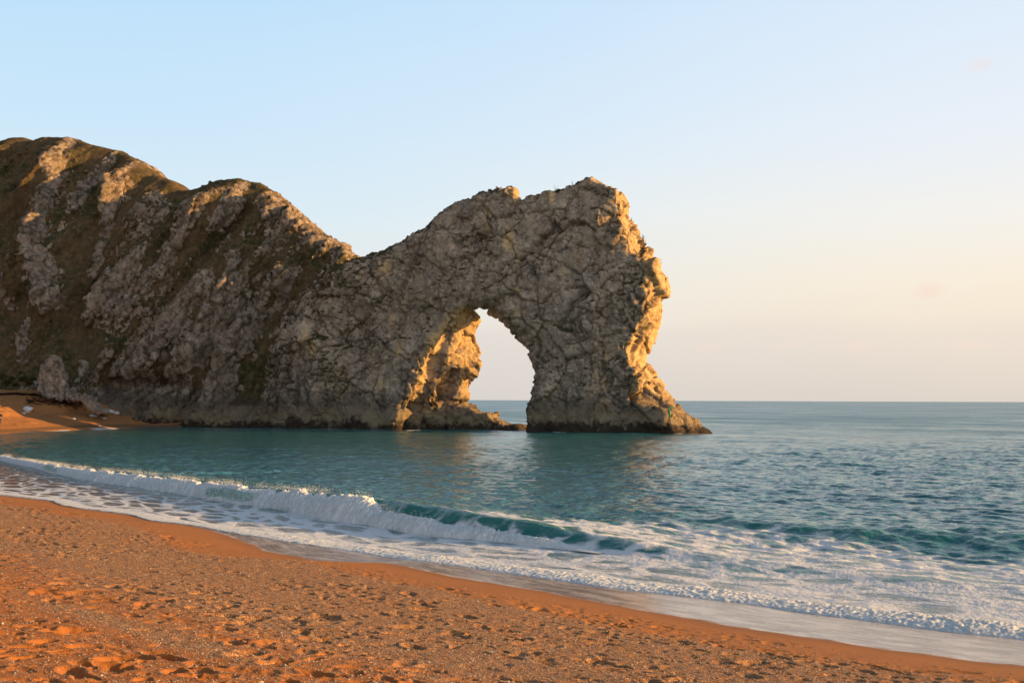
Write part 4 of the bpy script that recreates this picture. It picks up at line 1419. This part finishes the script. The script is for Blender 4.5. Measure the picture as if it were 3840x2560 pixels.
# green rope caught on the rock
MAT_ROPE = plain('green_rope', (0.03, 0.30, 0.15), 0.7, 0.3, 0.2, 20.0)
rp_ = []
for px, py in ((2510, 1563), (2511, 1550), (2510, 1538), (2508, 1530), (2514, 1528), (2522, 1527), (2530, 1528)):
    h, nn = scatter_hit(B_ARCH, px, py)
    if h is not None:
        d = np.array(h) - EYE
        rp_.append(EYE + d * (1 - 0.12 / np.linalg.norm(d)))
if len(rp_) > 2:
    rp_ = np.array(rp_)
    tt = np.linspace(0, len(rp_) - 1, 40)
    path = np.stack([np.interp(tt, np.arange(len(rp_)), rp_[:, k]) for k in range(3)], 1)
    path += 0.04 * np.stack([np.sin(tt * 9), np.cos(tt * 7), np.sin(tt * 5)], 1)
    rr = np.interp(tt, [0, 2, 3, len(rp_) - 1], [0.14, 0.12, 0.07, 0.05])
    add_obj('rope', tubes('rope', [(path, list(rr), 8)]), MAT_ROPE, label='tangled green rope hanging on the seaward foot of the arch', cat='rope')

# ------------------------------------------------------------------ person on the far beach at the left
def person():
    h, nn = scatter_hit(B_FAR, 0, 1592)
    if h is None:
        return
    d = ray(-9, 1592)
    h = Vector((h[0] - 0.04, h[1], h[2])); hz, _, _ = far_beach_z(np.array([h[0]]), np.array([h[1]]))
    h[2] = float(hz[0])
    t = bpy.data.objects.new('person', None); COL.objects.link(t)
    t.location = h; t['label'] = 'person in a dark jacket and blue trousers standing at the edge of the far beach'; t['category'] = 'person'
    t.rotation_euler = (0, 0, 0.5)
    skin = plain('skin', (0.50, 0.30, 0.22), 0.6, 0.3, 0.1, 8)
    jacket = plain('dark_jacket', (0.02, 0.02, 0.025), 0.8, 0.2, 0.3, 8)
    jeans = plain('blue_trousers', (0.05, 0.07, 0.12), 0.85, 0.2, 0.3, 8)
    hairm = plain('brown_hair', (0.06, 0.035, 0.02), 0.6, 0.3, 0.3, 20)
    shoe = plain('red_shoe', (0.25, 0.06, 0.04), 0.6, 0.3, 0.2, 8)

    def skinned(name, verts, edges, rad, mat, parent):
        me = bpy.data.meshes.new(name)
        me.from_pydata(verts, edges, [])
        o = add_obj(name, me, mat, parent)
        md = o.modifiers.new('skin', 'SKIN')
        for i, r in enumerate(rad):
            me.skin_vertices[0].data[i].radius = r if isinstance(r, tuple) else (r, r)
        me.skin_vertices[0].data[0].use_root = True
        s2 = o.modifiers.new('sub', 'SUBSURF'); s2.levels = 2; s2.render_levels = 2
        me.polygons.foreach_set('use_smooth', np.full(len(me.polygons), True))
        return o
    vs = [(0, 0, 0.95), (0, 0, 1.12), (0, 0, 1.36), (0, 0, 1.48), (0, -0.01, 1.54), (0, -0.02, 1.66), (0, -0.02, 1.75)]
    rd = [(0.16, 0.11), (0.15, 0.11), (0.18, 0.12), (0.07, 0.07), (0.055, 0.055), (0.085, 0.10), (0.05, 0.06)]
    es = [(i, i + 1) for i in range(6)]
    for sg in (-1, 1):
        b0 = len(vs)
        vs += [(sg * 0.18, 0, 1.40), (sg * 0.24, 0.02, 1.14), (sg * 0.25, -0.05, 0.90), (sg * 0.25, -0.07, 0.83)]
        rd += [0.065, 0.048, 0.034, (0.040, 0.02)]
        es += [(2, b0), (b0, b0 + 1), (b0 + 1, b0 + 2), (b0 + 2, b0 + 3)]
        for k in range(5):
            f0 = len(vs)
            yy = -0.10 + 0.022 * k if k < 4 else -0.115
            ln = (0.075, 0.085, 0.08, 0.06, 0.05)[k]
            vs += [(sg * 0.25, yy, 0.80), (sg * 0.245, yy - 0.01, 0.80 - ln)]
            rd += [0.009, 0.008]
            es += [(b0 + 3, f0), (f0, f0 + 1)]
        b1 = len(vs)
        vs += [(sg * 0.10, 0, 0.86), (sg * 0.11, -0.02, 0.48), (sg * 0.11, 0.02, 0.10), (sg * 0.115, -0.12, 0.04)]
        rd += [0.09, 0.058, 0.042, (0.04, 0.03)]
        es += [(0, b1), (b1, b1 + 1), (b1 + 1, b1 + 2), (b1 + 2, b1 + 3)]
    skinned('body', vs, es, rd, skin, t)
    jv = [(0, 0, 0.92), (0, 0, 1.14), (0, 0, 1.37), (0, 0, 1.47)]; jr = [(0.185, 0.135), (0.175, 0.13), (0.20, 0.14), (0.09, 0.09)]
    je = [(0, 1), (1, 2), (2, 3)]
    for sg in (-1, 1):
        b0 = len(jv)
        jv += [(sg * 0.18, 0, 1.40), (sg * 0.24, 0.02, 1.14), (sg * 0.25, -0.05, 0.92)]
        jr += [0.085, 0.066, 0.052]
        je += [(2, b0), (b0, b0 + 1), (b0 + 1, b0 + 2)]
    skinned('jacket', jv, je, jr, jacket, t)
    tv = [(0, 0, 0.94)]; tr = [(0.17, 0.12)]; te = []
    for sg in (-1, 1):
        b0 = len(tv)
        tv += [(sg * 0.10, 0, 0.84), (sg * 0.11, -0.02, 0.48), (sg * 0.11, 0.02, 0.12)]
        tr += [0.105, 0.078, 0.06]
        te += [(0, b0), (b0, b0 + 1), (b0 + 1, b0 + 2)]
    skinned('trousers', tv, te, tr, jeans, t)
    hm = boulder_mesh('hair', (0.105, 0.115, 0.10), 5, sub=3)
    add_obj('hair', hm, hairm, t, loc=(0, 0.015, 1.70))
    for sg in (-1, 1):
        v, f_ = tube([(sg * 0.11, 0.07, 0.05), (sg * 0.11, 0.0, 0.055), (sg * 0.115, -0.10, 0.04), (sg * 0.115, -0.17, 0.03)], [0.04, 0.052, 0.048, 0.03], 10)
        add_obj('shoe', poly_mesh('shoe', v, f_), shoe, t)


person()

# ------------------------------------------------------------------ daylight
SUN_AZ, SUN_EL = 95.0, 10.0          # degrees right of the view axis (+Y), above the horizon
sd = Vector((math.sin(math.radians(SUN_AZ)) * math.cos(math.radians(SUN_EL)),
             math.cos(math.radians(SUN_AZ)) * math.cos(math.radians(SUN_EL)), math.sin(math.radians(SUN_EL))))
sl = bpy.data.lights.new('sun', 'SUN')
sl.energy = 5.0
sl.color = (1.5, 0.86, 0.27)
sl.angle = math.radians(0.5)
so = bpy.data.objects.new('sun', sl); COL.objects.link(so)
so.rotation_euler = sd.to_track_quat('Z', 'Y').to_euler()
so.location = sd * 100

world = bpy.data.worlds.new('World')
scene.world = world
world.use_nodes = True
nt = world.node_tree
nt.nodes.clear()
W_ = Mat.__new__(Mat); W_.nt = nt
wo = nt.nodes.new('ShaderNodeOutputWorld')
bg = nt.nodes.new('ShaderNodeBackground')
sky = nt.nodes.new('ShaderNodeTexSky')
sky.sky_type = 'NISHITA'
sky.sun_disc = False
sky.sun_elevation = math.radians(SUN_EL)
sky.sun_rotation = math.radians(SUN_AZ)
sky.air_density = 1.0
sky.dust_density = 1.0
sky.ozone_density = 1.0
dirv = W_.n('VectorMath', {'operation': 'NORMALIZE'}, i0=W_.n('TexCoord').outputs['Generated']).outputs[0]
sx, sy, sz = W_.n('SeparateXYZ', None, Vector=dirv).outputs
hl = W_.math('SQRT', W_.math('ADD', W_.math('ADD', W_.math('MULTIPLY', sx, sx), W_.math('MULTIPLY', sy, sy)), 1e-5))
towards = W_.math('DIVIDE', W_.math('ADD', W_.math('MULTIPLY', sx, math.sin(math.radians(SUN_AZ))), W_.math('MULTIPLY', sy, math.cos(math.radians(SUN_AZ)))), hl)
dn = W_.noise(W_.vmul(dirv, (3.0, 3.0, 16.0)), 1.0, 4, 0.5)
el_ = W_.math('ADD', sz, W_.math('MULTIPLY', W_.math('SUBTRACT', dn, 0.5), 0.035))


def ramp(stops):
    r = W_.n('ValToRGB', None, Fac=W_.math('MULTIPLY', el_, 1.0, clamp=True))
    e = r.color_ramp.elements
    e[0].position, e[0].color = stops[0][0], (*stops[0][1], 1)
    e[1].position, e[1].color = stops[-1][0], (*stops[-1][1], 1)
    for p_, c_ in stops[1:-1]:
        q_ = e.new(p_); q_.color = (*c_, 1)
    return r.outputs[0]


SKY_AWAY = ramp([(0.0, (.72, .69, .672)), (.04, (.745, .72, .71)), (.060, (.765, .745, .735)), (.072, (.80, .80, .79)), (.10, (.79, .84, .86)), (.16, (.73, .875, .955)), (.235, (.63, .835, 1.0)), (.34, (.53, .785, 1.01)), (.50, (.36, .50, .68)), (.7, (.17, .25, .36)), (1.0, (.07, .11, .18))])
SKY_SUN = ramp([(0.0, (.77, .69, .615)), (.045, (.87, .765, .67)), (.060, (.90, .79, .68)), (.072, (.965, .84, .69)), (.10, (1.0, .885, .73)), (.16, (.96, .93, .875)), (.235, (.86, .915, .985)), (.34, (.75, .87, 1.01)), (.50, (.45, .54, .67)), (.7, (.20, .26, .36)), (1.0, (.07, .11, .18))])
fz = W_.step(towards, -0.50, 0.42)
grad = W_.mix(fz, SKY_AWAY, SKY_SUN)
# hazy glow near the sun, duller sky at the back
glow = W_.step(towards, 0.86, 1.0, 1.0, 1.5)
back = W_.step(towards, -0.95, -0.50, 0.20, 1.0)
grad = W_.n('VectorMath', {'operation': 'SCALE'}, i0=grad)
W_.put(grad.inputs[3], W_.math('MULTIPLY', glow, back))
grad = grad.outputs[0]


def puff(px, py, wide, tall, seed):
    c = ray(px, py); c = c / np.linalg.norm(c)
    off = W_.n('VectorMath', {'operation': 'SUBTRACT'}, i0=dirv, i1=tuple(c)).outputs[0]
    off = W_.vadd(off, W_.vmul(W_.vadd(W_.noisecol(W_.vmul(dirv, (60, 60, 90)), 1.0, 5), (-.5, -.5, -.5)), (wide * 1.1, wide * 1.1, tall * 1.1)))
    off = W_.vmul(off, (1 / wide, 1 / wide, 1 / tall))
    ln = W_.n('VectorMath', {'operation': 'LENGTH'}, i0=off).outputs[1]
    return W_.step(ln, 1.0, 0.15)


for px_, py_c, wd_, tl_, am in ((3478, 1090, 0.018, 0.011, 0.6), (3675, 245, 0.015, 0.009, 0.30), (2660, 1300, 0.02, 0.006, 0.25), (3230, 1300, 0.018, 0.007, 0.28),
                                (3640, 1295, 0.03, 0.006, 0.25), (2950, 1295, 0.012, 0.003, 0.3)):
    grad = W_.mix(W_.math('MULTIPLY', puff(px_, py_c, wd_, tl_, 1), am), grad, (1.0, .76, .64))
g10 = W_.n('VectorMath', {'operation': 'SCALE'}, i0=grad); g10.inputs[3].default_value = 10.0
mixed = W_.mix(0.06, g10.outputs[0], sky.outputs[0])
bg.inputs[1].default_value = 0.1
nt.links.new(mixed, bg.inputs[0])
nt.links.new(bg.outputs[0], wo.inputs[0])

scene.view_settings.view_transform = 'Standard'
scene.view_settings.look = 'None'
scene.view_settings.exposure = 0
scene.render.engine = 'CYCLES'
scene.cycles.use_denoising = True
